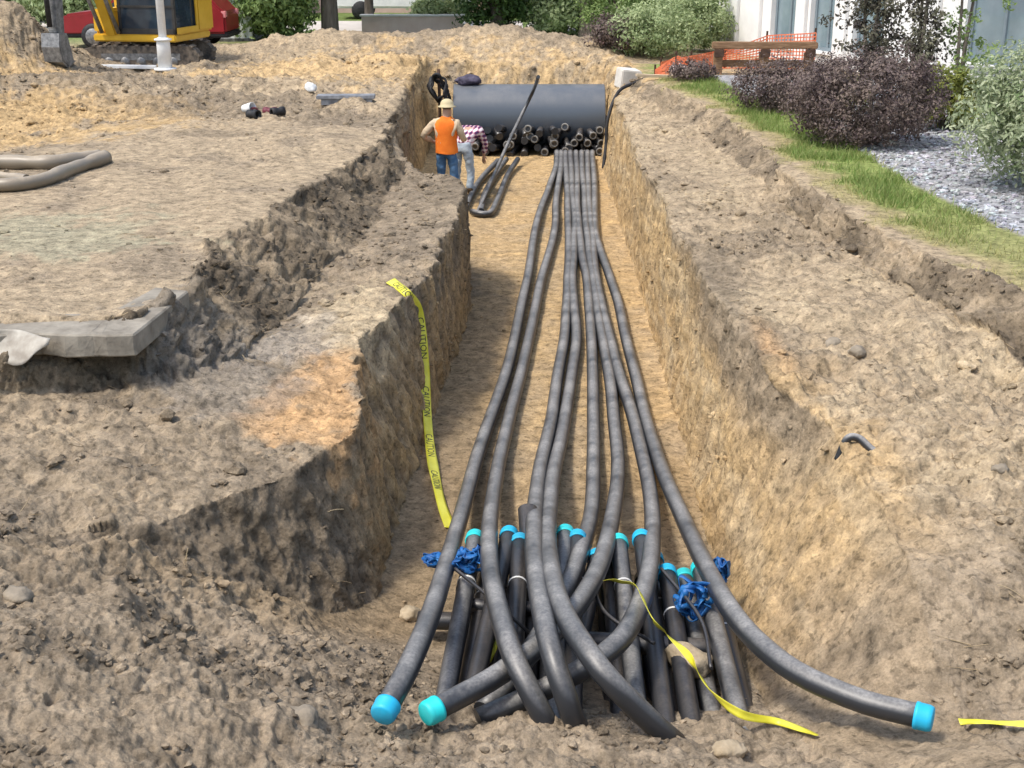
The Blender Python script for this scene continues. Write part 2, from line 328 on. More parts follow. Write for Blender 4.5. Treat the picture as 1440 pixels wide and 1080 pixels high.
# rows and columns
yy = np.concatenate([np.linspace(-6, 3.0, 24)[:-1], np.exp(np.linspace(math.log(3.0), math.log(36), 3000)), np.exp(np.linspace(math.log(36.5), math.log(1500), 60))])
dens = 1 / np.clip(yy, 2, None) * (1 + 1.3 * np.exp(-((yy - 7.2) / 1.0) ** 2) + .8 * np.exp(-((yy - 29.6) / .7) ** 2))
mid = (yy >= 3.0) & (yy <= 36); cum = np.cumsum(np.where(mid, dens * np.gradient(yy), 0)); cm = cum[mid]
NR = 770
rows = np.concatenate([yy[yy < 3.0], np.interp(np.linspace(cm[0], cm[-1], NR), cm, yy[mid]), yy[yy > 36]])
NC = 860; K = 3600
Tn = np.linspace(-1, 1, K)
XX = np.zeros((len(rows), K)); CU = np.zeros((len(rows), K))
for i, Y in enumerate(rows):
    half = .43 * max(Y, 4) + 1.2
    x = np.where(np.abs(Tn) < .88, Tn / .88 * half, np.sign(Tn) * (half + ((np.abs(Tn) - .88) / .12) ** 3 * 560))
    z, _ = height(x, Y)
    w = np.where(np.abs(Tn) < .88, 1, .0)
    d = np.hypot(np.gradient(x), 1.3 * np.gradient(z)) * w
    d = d / d.sum() * .9 + np.where(w > 0, 0, 1) / (w == 0).sum() * .1
    XX[i] = x; CU[i] = np.cumsum(d)
ker = np.exp(-np.linspace(-2, 2, 9) ** 2); ker /= ker.sum()
CUp = np.pad(CU, ((4, 4), (0, 0)), mode='edge'); CU = sum(ker[k] * CUp[k:k + len(rows)] for k in range(9))
TX = np.zeros((len(rows), NC, 3)); ZONE = np.zeros((len(rows), NC), int)
for i, Y in enumerate(rows):
    q = np.linspace(CU[i, 0], CU[i, -1], NC); x = np.interp(q, CU[i], XX[i])
    z, zo = height(x, Y); TX[i, :, 0] = x; TX[i, :, 1] = Y; TX[i, :, 2] = z; ZONE[i] = zo
# soften creases a little
Z = TX[:, :, 2]
for _ in range(2):
    Zp = np.pad(Z, 1, mode='edge'); Z = .5 * Z + .125 * (Zp[:-2, 1:-1] + Zp[2:, 1:-1] + Zp[1:-1, :-2] + Zp[1:-1, 2:])
TX[:, :, 2] = Z
P0 = TX.reshape(-1, 3); zone = ZONE.ravel(); X_, Y_, Z_ = P0.T
du = np.gradient(TX, axis=1); dv = np.gradient(TX, axis=0); Nn = np.cross(du, dv).reshape(-1, 3); Nn /= np.linalg.norm(Nn, axis=1)[:, None] + 1e-12
fade = 1 - sstep(36, 60, Y_); steep = 1 - np.clip(Nn[:, 2], 0, 1)
lines_x = {k: np.interp(Y_, l[:, 1], l[:, 0]) for k, l in (('L1', L1), ('L2', L2), ('L3', L3), ('L4', L4), ('R4', R4), ('R3', R3), ('R2', R2), ('R1', R1))}
dR1 = X_ - lines_x['R1']
amp = np.array([.035, .2, .09, .06, .03, .055, .11, .18, .02])[zone]
nearsp = (1 - sstep(6.2, 7.6, Y_)); amp = np.maximum(amp, nearsp * .10)
loose = np.maximum(nearsp, np.isin(zone, (1,)) * 1.0); loose = np.maximum(loose, (zone == 0) * sstep(-4.2, -2.6, X_ - lines_x['L1'] - .0) * 0)
berm = np.clip(extra(X_, Y_) / .4, 0, 1) * (zone != 4); amp = np.maximum(amp, berm * .13)
amp = np.where((zone == 8) & (dR1 > .15) & (Y_ < 27), .012, amp)
amp = np.where((zone == 4) & (Y_ < 8.4), .02 + .075 * sstep(.1, .5, Z_), amp)
big = fbm(P0, .9, 3, seed=1); med = fbm(P0, 3.2, 4, .55, seed=2)
rid = 1 - 2 * np.abs(fbm(P0, 5.5, 4, .6, seed=3)); fine = fbm(P0, 17, 3, .6, seed=4)
vert = fbm(np.stack([P0[:, 0], P0[:, 1] + .25 * P0[:, 2], P0[:, 2] * .13], 1), 10, 3, .6, seed=5)           # vertical tooth marks on the cut faces
rid2 = 1 - 2 * np.abs(fbm(P0, 13, 3, .6, seed=6))
amp = amp * np.clip(.85 + 1.1 * fbm(P0, .45, 3, seed=12) + .5 * fbm(P0, 1.7, 2, seed=13), .35, 1.7)
amp = np.where((zone == 0) & (Y_ > 17.5) & (Y_ < 33), np.maximum(amp, .14 * sstep(18, 22, Y_ + 2.5 * big)), amp)
h = amp * (.22 * (rid2 - .6) + 1.1 * big + 1.0 * med + .33 * (rid - .6) + .28 * fine)
wall = np.isin(zone, (3, 5)) & (Y_ < 30)
h = np.where(wall, h * np.where((zone == 5) & (Y_ < 8.6), .25, .42), h) + np.where(wall, np.where((zone == 5) & (Y_ < 8.6), .03, .075) * vert, 0)
track = np.sin((X_ + .32 * Y_) * 6 + 2 * big) * .012 * (zone == 0) * sstep(-7, -5, X_) * (Y_ < 24)
h = h + nearsp * np.where((zone == 4) & (Z_ < .42), 0, 1) * .13 * fbm(P0, 1.5, 2, seed=15)
P1 = P0 + Nn * (h * fade)[:, None]; P1[:, 2] += track * fade
P1[:, 2] = np.where((zone == 4) & (Y_ > 8.2) & (Y_ < 29), P0[:, 2] + np.clip(h, -.06, .03), P1[:, 2])
TERR = P1.reshape(TX.shape)
# soil colours: strata, patches, vegetation strip
tan = np.array([.365, .288, .197]); grey = np.array([.24, .198, .148]); dark = np.array([.125, .102, .077]); sand = np.array([.43, .305, .162]); pale = np.array([.44, .36, .25])
orange = np.array([.46, .285, .14]); gravelc = np.array([.33, .3, .26]); grassc = np.array([.2, .24, .075]); brown = np.array([.29, .21, .122])
tan, grey, dark, sand, pale, brown, orange = [c * np.array([.95, .925, .87]) for c in (np.array([.356, .286, .202]), np.array([.234, .192, .145]), dark)] + [sand * np.array([1.0, .97, .9]), pale * np.array([.96, .93, .86]), brown, orange]
n_lo = fbm(P0, .55, 4, .55, seed=8); n_md = fbm(P0, 2.2, 4, .6, seed=9); n_hi = fbm(P0, 8, 3, .6, seed=10)
def mixc(c, k, t): return c * (1 - t[:, None]) + k * t[:, None]
col = np.tile(tan, (len(P0), 1))
col = mixc(col, grey, sstep(-.1, .3, n_lo + .6 * n_md) * .7)
def inz(*z): return np.isin(zone, z).astype(float)
col = mixc(col, dark * .92, inz(1) * np.clip(.68 + .7 * n_md, 0, 1))
col = mixc(col, grey * .92, inz(2) * np.clip(.6 + .8 * n_md, 0, 1))
depth_l = Z_ + .16 * n_md + .25 * n_lo
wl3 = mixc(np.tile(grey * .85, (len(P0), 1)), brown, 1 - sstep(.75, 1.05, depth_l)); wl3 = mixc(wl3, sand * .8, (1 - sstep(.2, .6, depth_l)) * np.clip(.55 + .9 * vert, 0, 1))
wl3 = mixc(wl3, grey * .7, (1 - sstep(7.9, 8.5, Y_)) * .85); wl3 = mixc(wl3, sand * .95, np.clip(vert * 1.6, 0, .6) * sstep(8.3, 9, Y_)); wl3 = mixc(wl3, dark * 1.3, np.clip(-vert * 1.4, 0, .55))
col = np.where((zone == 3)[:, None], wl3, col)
wl5 = mixc(np.tile(grey, (len(P0), 1)), sand, 1 - sstep(1.15, 1.45, depth_l)); wl5 = mixc(wl5, pale, np.clip(n_md * 1.2, 0, .5)); wl5 = mixc(wl5, brown, np.clip(-vert * 1.6, 0, .5)); strat = fbm(P0 * np.array([.12, .12, 1]), 7, 3, .6, seed=21); wl5 = mixc(wl5, pale, np.clip(strat * 1.1, 0, .45)); wl5 = mixc(wl5, brown, np.clip(-strat * 1.1, 0, .3)); wl5 = mixc(wl5, grey, (1 - sstep(8.2, 9.4, Y_ + n_md)) * .15); wl5 = mixc(wl5, grey * .95, sstep(.75, 1.1, depth_l) * sstep(7.5, 8.5, Y_) * (1 - sstep(11, 13, Y_)) * .85); col = np.where((zone == 5)[:, None], wl5, col)
col = mixc(col, sand, inz(4) * sstep(8.0, 9.5, Y_) * np.clip(.75 + .6 * n_md, 0, 1))
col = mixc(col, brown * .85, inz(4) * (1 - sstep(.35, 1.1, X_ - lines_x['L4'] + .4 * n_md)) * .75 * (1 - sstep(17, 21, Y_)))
col = mixc(col, grey * .9, inz(4) * (1 - sstep(11, 12.2, Y_ + n_md)) * sstep(8.2, 9, Y_) * .3)
col = mixc(col, tan * .95, inz(6) * .8); col = mixc(col, grey * .85, inz(6) * np.clip(1.3 * n_lo + .9 * n_md + .12, 0, .85)); col = mixc(col, pale, inz(6) * np.clip(-1.1 * n_lo + .7 * n_md - .05, 0, .6)); col = mixc(col, grey * .75, inz(6) * (1 - sstep(.15, .5, X_ - lines_x['R3'] + .3 * n_md)) * sstep(8.3, 9.3, Y_) * (1 - sstep(12, 14, Y_)) * .7)
col = mixc(col, sand * 1.05, inz(6) * (1 - sstep(.0, .4, X_ - lines_x['R3'] + .6 * n_md)) * sstep(6, 7.2, Y_) * (1 - sstep(8.6, 9.6, Y_)) * .6)
col = mixc(col, orange * 1.1, inz(6) * np.exp(-(((X_ - 2.05) / .09) ** 2 + ((Y_ - 9.6) / .6) ** 2)) * .6)
col = mixc(col, dark * 1.1, inz(7) * np.clip(.6 + .9 * n_md, 0, 1))
def patch(px, py, z, r, k, col, t=.9, ry=None):
    c = at(px, py, z); d = np.hypot((X_ - c.x) / r, (Y_ - c.y) / (ry or r)) + .8 * n_md + .6 * n_hi
    return mixc(col, k, (1 - sstep(.5, 1.0, d)) * t)
col = patch(455, 540, 1.2, .42, orange * .95, col, .85, 1.0) ; col = patch(415, 590, 1.18, .45, orange, col, .7, .45)
col = patch(490, 440, 1.24, .5, pale * 1.05, col, .7, 1.1); col = patch(310, 530, 1.2, .75, gravelc * .55, col, .5, .9)
col = patch(420, 470, 1.25, .35, gravelc * .9, col, .4, .9)
col = patch(60, 180, 1.5, 3.2, sand * .95, col, .9, 2.2); col = patch(600, 90, 1.9, 6, sand * 1.12, col, .75, 3.5); col = patch(25, 70, 2.4, 2.4, sand * 1.0, col, .8, 2)
col = patch(170, 120, 1.7, 1.5, dark, col, .6, 1.2); col = patch(385, 118, 1.6, 1., dark * .9, col, .7, .8); col = patch(520, 115, 1.6, 1.6, brown * .75, col, .7, .5)
col = patch(330, 150, 1.7, 2.6, grey * .8, col, .6, 1.6); col = patch(300, 190, 1.7, 1.0, dark * 1.2, col, .5, .5); col = patch(480, 170, 1.7, 1., dark * 1.3, col, .5, .8); col = patch(60, 125, 1.8, 3.5, grey * .8, col, .7, 1.4)
col = patch(60, 330, 1.7, 1.3, np.array([.29, .29, .2]), col, .5, 1.2)
col = patch(640, 410, 0, .55, dark * 1.1, col, .55, 1.4)  # shadow at the left wall foot, painted into the soil colour
nsp = nearsp * .8 * (1 - inz(8)); col = mixc(col, grey * 1.1, nsp); col = mixc(col, dark * 1.2, nsp * np.clip(n_md * 1.5 + .05, 0, .7))
far = sstep(34.5, 37, Y_ + 2 * n_lo); col = mixc(col, np.array([.14, .19, .06]), far)
gs = sstep(.0, .2, dR1 + .35 * n_md + .15 * n_hi) * (1 - sstep(1.2, 1.35, dR1)) * inz(8) * (Y_ < 30)
col = mixc(col, np.array([.30, .25, .13]), gs); green_amt = gs * sstep(.15, .6, dR1 + .6 * n_md + .3 * n_lo) * np.clip(.2 + (Y_ - 10) / 5, .15, 1); col = mixc(col, grassc, green_amt)
bed = sstep(1.2, 1.35, dR1) * inz(8) * (Y_ < 27.5) * (X_ < 14); col = mixc(col, np.array([.3, .3, .31]), bed)
nr, nc = TX.shape[:2]; ii = np.arange(nr - 1)[:, None] * nc + np.arange(nc - 1)[None]
Fq = np.stack([ii, ii + 1, ii + nc + 1, ii + nc], -1).reshape(-1, 4)
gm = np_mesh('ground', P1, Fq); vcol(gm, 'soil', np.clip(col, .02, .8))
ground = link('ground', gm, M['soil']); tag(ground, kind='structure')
def ground_z(x, y):
    """height of the finished sheet under a point"""
    i = int(np.clip(np.searchsorted(rows, y), 1, nr - 1)); t = (y - rows[i - 1]) / (rows[i] - rows[i - 1])
    a = np.interp(x, TERR[i - 1, :, 0], TERR[i - 1, :, 2]); b = np.interp(x, TERR[i, :, 0], TERR[i, :, 2])
    return float(a * (1 - t) + b * t)

# loose clods and pebbles: uncountable, three meshes
_ico = bmesh.new(); bmesh.ops.create_icosphere(_ico, subdivisions=1, radius=1)
_ic2 = bmesh.new(); bmesh.ops.create_icosphere(_ic2, subdivisions=2, radius=1)
ICOS = [(np.array([v.co[:] for v in b_.verts]), np.array([[v.index for v in f.verts] for f in b_.faces])) for b_ in (_ico, _ic2)]; _ico.free(); _ic2.free()
def scatter(name, idx, smin, smax, power, color, mat, flat=.7, sink=.45, rng=None, label=None, cat='soil clods', smooth=False, ico=0):
    ICO_V, ICO_F = ICOS[ico]
    n = len(idx); P = P1[idx] + rng.normal(0, .012, (n, 3)) * np.array([1, 1, .0]); s = smin + (smax - smin) * rng.random(n) ** power
    a = rng.uniform(0, 2 * np.pi, n); V = np.tile(ICO_V[None], (n, 1, 1)) * (1 + rng.uniform(-.4, .35, (n, len(ICO_V), 1)) * (.5 if ico else 1))
    sc = np.stack([s * rng.uniform(.75, 1.35, n), s * rng.uniform(.75, 1.2, n), s * flat * rng.uniform(.7, 1.2, n)], 1); V = V * sc[:, None, :]
    c, si = np.cos(a)[:, None], np.sin(a)[:, None]; V = np.stack([V[..., 0] * c - V[..., 1] * si, V[..., 0] * si + V[..., 1] * c, V[..., 2]], -1)
    V = V + P[:, None, :] + np.array([0, 0, 1.]) * (s * (flat - sink) * .5)[:, None, None]
    F = (ICO_F[None] + (np.arange(n) * len(ICO_V))[:, None, None]).reshape(-1, 3)
    me = np_mesh(name, V.reshape(-1, 3), F, smooth=smooth)
    cc = np.repeat(color, len(ICO_V), 0); vcol(me, 'soil', np.clip(cc, .02, .85))
    o = link(name, me, mat); tag(o, label, cat, kind='stuff'); return o
rg = np.random.default_rng(3)
inview = (np.abs(X_) < .42 * Y_ + .6) & (Y_ > 3.2) & (Y_ < 31) & ~((zone == 8) & (dR1 > .1))
wgt = (zone == 0) * .5 * sstep(18, 22, Y_) + np.array([.12, 1.0, .65, .3, .10, .18, .5, .8, .3])[zone] + nearsp * 1.7 + .8 * berm
cl = np.clip(.25 + 2.2 * n_md + 1.2 * n_lo, .02, 1.5) ; cell = np.clip(np.linalg.norm(np.cross(du, dv).reshape(-1, 3), axis=1), 0, .01)
wgt = np.where((zone == 5) & (Y_ < 8.8), .05, wgt); wgt = wgt * cl * inview * cell ** .75 * np.where((zone == 4) & (Y_ > 8.3) & (Y_ < 29), .25, 1)
idx = rg.choice(len(P1), 14000, replace=False, p=wgt / wgt.sum())
scatter('soil_clods', idx, .005, .034, 3.0, np.clip(col[idx] * rg.uniform(.75, 1.25, (len(idx), 1)), 0, .8), M['soil'], rng=rg, label='loose crumbled soil clods strewn over the banks', cat='soil clods')
w2 = wgt * (zone != 4) * np.where(np.isin(zone, (3, 5)), .1, 1); idx = rg.choice(len(P1), 420, replace=False, p=w2 / w2.sum())
scatter('soil_lumps', idx, .03, .08, 2.6, np.clip(col[idx] * rg.uniform(.8, 1.1, (len(idx), 1)), 0, .8), M['soil'], flat=.6, sink=.3, rng=rg, label='larger lumps of dug soil lying on the banks', cat='soil lumps', smooth=False, ico=1)
wb = bed * (Y_ < 24) * (np.abs(X_) < .44 * Y_ + .5) * cell; idx = rg.choice(len(P1), 8500, replace=True, p=wb / wb.sum())
gcol = np.array([.34, .345, .36]) * rg.uniform(.45, 1.5, (len(idx), 1)) * rg.uniform(.93, 1.07, (len(idx), 3))
scatter('river_gravel', idx, .014, .042, 1.5, gcol, M['soil'], flat=.6, sink=.2, rng=rg, label='pale grey river gravel bed between grass strip and shrubs', cat='gravel')
# ------------------------------------------------------------------ long black pipes on the trench floor
PR = .062
def px_path(pts): return [at(*p) for p in pts]
def cap_on(parent, end, prev, mat, r=PR, name='end_cap'):
    """slip-on cap at a pipe end: skirt, rounded shoulder, slightly dished face"""
    d = (Vector(end) - Vector(prev)).normalized(); a = Vector(end) - d * .05
    return lathe(name, [(r + .001, 0), (r + .008, .0), (r + .009, .016), (r + .0065, .02), (r + .0065, .066), (r + .001, .082), (r * .9, .088), (0, .09)], mat, parent, 28, along(a, Vector(end) + d))
LONG = [
 ('long black pipe with turquoise cap curving along the left trench side', [(783, 214, .16), (783, 222, .11), (781, 240, .085), (765, 290, .085), (745, 370, .085), (715, 500, .085), (680, 620, .1), (645, 750, .3), (612, 850, .62), (575, 938, .74), (541, 1000, .68)], 'cap'),
 ('long black pipe passing between the leftmost pipe and the middle pair', [(789, 214, .16), (789, 222, .11), (788, 245, .085), (778, 330, .085), (757, 430, .085), (720, 580, .085), (697, 690, .22), (691, 790, .6), (714, 900, .76), (752, 985, .6), (776, 1030, .42)], None),
 ('long black pipe, left one of the middle pair ending in the soil', [(795, 214, .16), (795, 222, .11), (796, 245, .085), (799, 350, .085), (795, 480, .085), (778, 580, .085), (755, 680, .3), (749, 770, .7), (766, 880, .88), (797, 985, .66), (815, 1030, .42)], None),
 ('long black pipe, right one of the middle pair swinging right into the soil', [(802, 214, .16), (802, 222, .11), (804, 245, .085), (806, 340, .085), (808, 450, .085), (792, 590, .085), (769, 700, .36), (776, 820, .84), (832, 925, .88), (905, 1005, .62), (950, 1045, .42)], None),
 ('long black pipe lying straight down the middle of the floor', [(810, 214, .16), (810, 222, .11), (812, 245, .085), (816, 330, .085), (827, 450, .085), (832, 580, .085), (829, 700, .16), (813, 790, .44), (775, 870, .48), (730, 940, .42), (680, 1000, .36)], None),
 ('long black pipe with bright cyan cap crossing under the middle pair', [(818, 214, .16), (818, 222, .11), (819, 245, .085), (824, 330, .085), (838, 440, .085), (860, 560, .085), (870, 670, .14), (852, 780, .5), (797, 872, .66), (708, 945, .64), (606, 1001, .62)], 'cap_bright'),
 ('long black pipe bending back left under the pipe that swings right', [(826, 214, .16), (826, 222, .11), (827, 245, .085), (831, 330, .085), (850, 440, .085), (886, 580, .1), (911, 690, .2), (914, 790, .5), (885, 880, .66), (835, 930, .64), (760, 972, .5), (672, 1012, .42)], None),
 ('long black pipe with turquoise cap sweeping out over the right bank', [(833, 214, .16), (833, 222, .11), (835, 245, .085), (840, 330, .085), (868, 430, .085), (914, 590, .1), (955, 705, .3), (1012, 835, .62), (1090, 925, .72), (1195, 980, .72), (1301, 1009, .72)], 'cap'),
]
for k, (lab, pts, cap) in enumerate(LONG):
    P = spline(px_path(pts), 220); q_ = np.stack([P[:, 1] * .3, np.full(220, k * 3.7), np.zeros(220)], 1); w_ = sstep(26, 22, P[:, 1]) if False else np.clip((26 - P[:, 1]) / 5, 0, 1) * np.clip((P[:, 1] - 5.5) / 3, 0, 1)
    P[:, 0] += .045 * noise3(q_) * w_ + .012 * noise3(q_ * 2.6) * w_; e = empty('long_pipe', P[0]); tag(e, lab, 'pipe', 'long pipes down the trench')
    off = P - np.array(P[0])
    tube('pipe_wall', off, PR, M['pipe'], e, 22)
    if cap: cap_on(e, off[-1], off[-4], M[cap])
# fusion couplings on two pipes
# ------------------------------------------------------------------ capped stubs reaching out of the near bank, in two layers
STUBS = [((668, 757, .40), (630, 935, .40), 1), ((716, 752, .42), (664, 950, .42), 1), ((731, 762, .42), (722, 920, .42), 1), ((795, 750, .40), (781, 930, .40), 1), ((812, 757, .40), (806, 930, .40), 1),
         ((840, 784, .36), (800, 950, .36), 1), ((870, 763, .40), (892, 930, .42), 1), ((902, 757, .40), (930, 940, .42), 1), ((938, 806, .40), (966, 950, .40), 1), ((985, 800, .40), (1045, 1000, .42), 1), ((692, 778, .28), (655, 950, .28), 1), ((752, 772, .26), (742, 960, .26), 1), ((778, 778, .26), (770, 960, .26), 1), ((857, 776, .28), (872, 960, .28), 1), ((920, 786, .28), (945, 970, .28), 1), ((962, 812, .28), (1003, 985, .28), 1), ((1003, 822, .26), (1055, 1000, .28), 1),
         ((690, 800, .16), (660, 950, .16), 0), ((655, 825, .14), (640, 960, .14), 0), ((720, 830, .14), (700, 965, .14), 0), ((790, 830, .14), (800, 985, .14), 0), ((760, 800, .16), (750, 980, .16), 0), ((850, 810, .14), (862, 975, .14), 0), ((905, 815, .14), (925, 980, .14), 0), ((955, 830, .14), (990, 985, .14), 0), ((1000, 850, .14), (1040, 1000, .14), 0)]
for k, (a, b, up) in enumerate(STUBS):
    A_, B_ = at(*a), at(*b); d = (B_ - A_).normalized(); B2 = B_ + d * .6 - Vector((0, 0, .16)); d = (B2 - A_).normalized(); B_ = A_.lerp(B2, .75)
    e = empty('stub_pipe', B2)
    tag(e, 'upper black stub pipe with %s cap and %s' % ('turquoise' if k % 3 else 'bright cyan', 'a pale strap' if k % 2 == 0 else 'no strap') if up else 'short black stub pipe in the lower layer close to the trench floor', 'pipe', 'upper stub pipes' if up else 'lower stub pipes')
    P = np.array([list((B2 + (A_ - B2) * t) - B2) for t in np.linspace(0, 1, 10)])
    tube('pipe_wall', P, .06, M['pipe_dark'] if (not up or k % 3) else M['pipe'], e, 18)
    if up: cap_on(e, P[-1], P[0], M['cap'] if k % 3 else M['cap_bright'], .06)
    else: cap_on(e, P[-1], P[0], M['pipe_dark'], .06)
    if up and k % 2 == 0:
        t = .35; c = A_ + (B_ - A_) * t - B2
        lathe('strap', [(.062, -.008), (.065, -.006), (.065, .006), (.062, .008)], M['strap'], e, 18, along(c, c + d))
up_a, up_b = at(742, 716, .55), at(748, 800, .30)
e = empty('stub_pipe', up_b); tag(e, 'short open black pipe end poking up left of the middle pair of pipes', 'pipe', 'upper stub pipes')
tube('pipe_wall', np.array([list((up_b + (up_a - up_b) * t) - up_b) for t in (0, .5, 1)]), .07, M['pipe_dark'], e, 18)
for (a, b, r, lab) in (((588, 872, .14), (720, 876, .14), .06, 'black pipe laid across the trench floor under the left stubs'), ((800, 900, .28), (1025, 914, .28), .062, 'black pipe laid across between the two layers of stubs'), ((640, 850, .28), (830, 862, .28), .05, 'thin black crosswise pipe propping the left upper stubs')):
    A_, B_ = at(*a), at(*b); e = tube('cross_pipe', np.array([list((B_ - A_) * t) for t in np.linspace(0, 1, 6)]), r, M['pipe_dark'], None, 16, loc=A_); tag(e, lab, 'pipe')
# ------------------------------------------------------------------ vault at the far end, with its rows of outlets
VY, VR, VX0, VX1, VZ = 28.75, .70, -1.28, 2.03, .71
v = empty('manifold_vault', ((VX0 + VX1) / 2, VY, 0)); tag(v, 'large blue-grey plastic pipe vault lying across the far trench end', 'vault')
hl = (VX1 - VX0) / 2; Mx = Matrix.Translation((0, 0, VZ)) @ Matrix.Rotation(math.pi / 2, 4, 'Y')
prof = [(VR - .05, -hl + .03), (VR - .01, -hl), (VR, -hl + .01)]
for k in range(23):
    z = -hl + .03 + (2 * hl - .06) * k / 22; prof += [(VR, z - .012), (VR + .0003, z), (VR, z + .012)]
prof += [(VR, hl - .01), (VR - .01, hl), (VR - .05, hl - .03)]
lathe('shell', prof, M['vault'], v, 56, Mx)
for s in (-1, 1):
    lathe('end_plate', [(0, s * (hl - .06)), (VR - .05, s * (hl - .05)), (VR - .045, s * (hl - .02)), (VR - .12, s * (hl - .015)), (0, s * (hl - .03))], M['pipe_dark'], v, 40, Mx)
M['tip'] = noisy('grey_pipe_end', (.04, .04, .04), (.26, .25, .23), 3, .6, .3, .1)
stub_me = None; tip_me = None; rr = random.Random(5)
for row, (z, n, y0) in enumerate(((.50, 15, -.98), (.30, 16, -1.0), (.11, 15, -1.02))):
    for k in range(n):
        x = -hl + .34 + (2 * hl - .5) * k / (n - 1) + (.06 if row else 0) + rr.uniform(-.03, .03)
        P = np.array([[0, 0, 0], [0, -.3, 0], [0, -.44, 0]])
        if stub_me is None:
            s = tube('outlet', np.array([[0, .5, 0], [0, -.25, 0], [0, -.55, 0]]), .078, M['pipe_dark'], v, 16); stub_me = s.data
            t = lathe('rim', [(.079, 0), (.085, .003), (.085, .03), (.055, .033), (.05, .0), (0, .0)], M['tip'], s, 16, along((0, -.54, 0), (0, -1.4, 0))); tip_me = t.data
        else:
            s = link('outlet', stub_me, None, v); t = link('rim', tip_me, None, s)
        s.rotation_euler = (rr.uniform(-.25, .2), 0, rr.uniform(-.3, .3)); s.location = (x, -.52 + rr.uniform(-.05, .05), z + rr.uniform(-.02, .02))
        if rr.random() < .5: bpy.data.objects.remove(t)
# dust-covered plank edge, bag, block and leaning pole at the vault
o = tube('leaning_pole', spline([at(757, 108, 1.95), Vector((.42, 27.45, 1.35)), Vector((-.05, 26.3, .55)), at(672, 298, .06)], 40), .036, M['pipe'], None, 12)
tag(o, 'thin black pipe leaning against the vault front and running to the floor', 'pipe')
# ------------------------------------------------------------------ placing things on the finished ground
def hit(px, py, lift=.0):
    """first point of the ground met by the sight line of a photo pixel"""
    u = (px - 720) / FPX; v = (py - 540) / FPX
    d = Vector((u, math.cos(PITCH) - v * math.sin(PITCH), -math.sin(PITCH) - v * math.cos(PITCH)))
    o = Vector((0, 0, EYE)); t = 4.0
    while t < 70:
        p = o + d * t
        if p.z < ground_z(p.x, p.y): break
        t += .02 + t * .001
    p = o + d * (t - .01); p.z += lift
    return p
def on_ground(x, y, dz=0): return Vector((x, y, ground_z(x, y) + dz))
def g(px, py, z=1.7):
    p = at(px, py, z); return on_ground(p.x, p.y)
M['yellow_tape'] = noisy('yellow_plastic_tape', (.6, .55, .03), (.72, .68, .08), 6, .4, .4, .1)
M['ink'] = noisy('black_print', (.02, .02, .02), (.04, .04, .035), 20, .5, .3, 0)
M['stone'] = noisy('sandy_stone', (.3, .235, .15), (.45, .37, .26), 9, .9, .2, .5, bdist=.02)
M['grey_stone'] = noisy('grey_stone', (.19, .16, .12), (.3, .255, .195), 9, .9, .2, .5, bdist=.02)
M['wood'] = noisy('weathered_wood', (.16, .09, .05), (.3, .19, .11), 5, .8, .2, .4, stretch=(1, 8, 8))
M['dark_wood'] = noisy('dark_timber', (.05, .03, .022), (.11, .065, .045), 6, .8, .2, .4)
M['pale_wood'] = noisy('pale_plank', (.42, .33, .22), (.55, .45, .32), 5, .8, .2, .3, stretch=(1, 8, 8))
M['black'] = noisy('black_rubber', (.012, .012, .014), (.03, .03, .032), 12, .6, .3, .2)
M['white_paint'] = noisy('white_paint', (.68, .69, .69), (.8, .8, .79), 5, .45, .4, .05)
M['steel'] = noisy('worn_steel', (.12, .125, .13), (.3, .3, .3), 9, .5, .5, .3, metal=.5)
M['track'] = noisy('muddy_track', (.06, .055, .05), (.22, .18, .14), 8, .85, .2, .5)
M['machine'] = noisy('machine_yellow', (.62, .36, .02), (.7, .43, .04), 3, .4, .45, .05)
M['glass'] = noisy('dark_glass', (.02, .03, .045), (.04, .06, .08), 2, .06, .6, 0)
M['red'] = noisy('red_car_paint', (.22, .015, .02), (.28, .02, .028), 3, .3, .5, 0)
M['bark'] = noisy('bark', (.1, .085, .07), (.2, .17, .14), 9, .9, .2, .8, bdist=.03, stretch=(1, 1, .2))

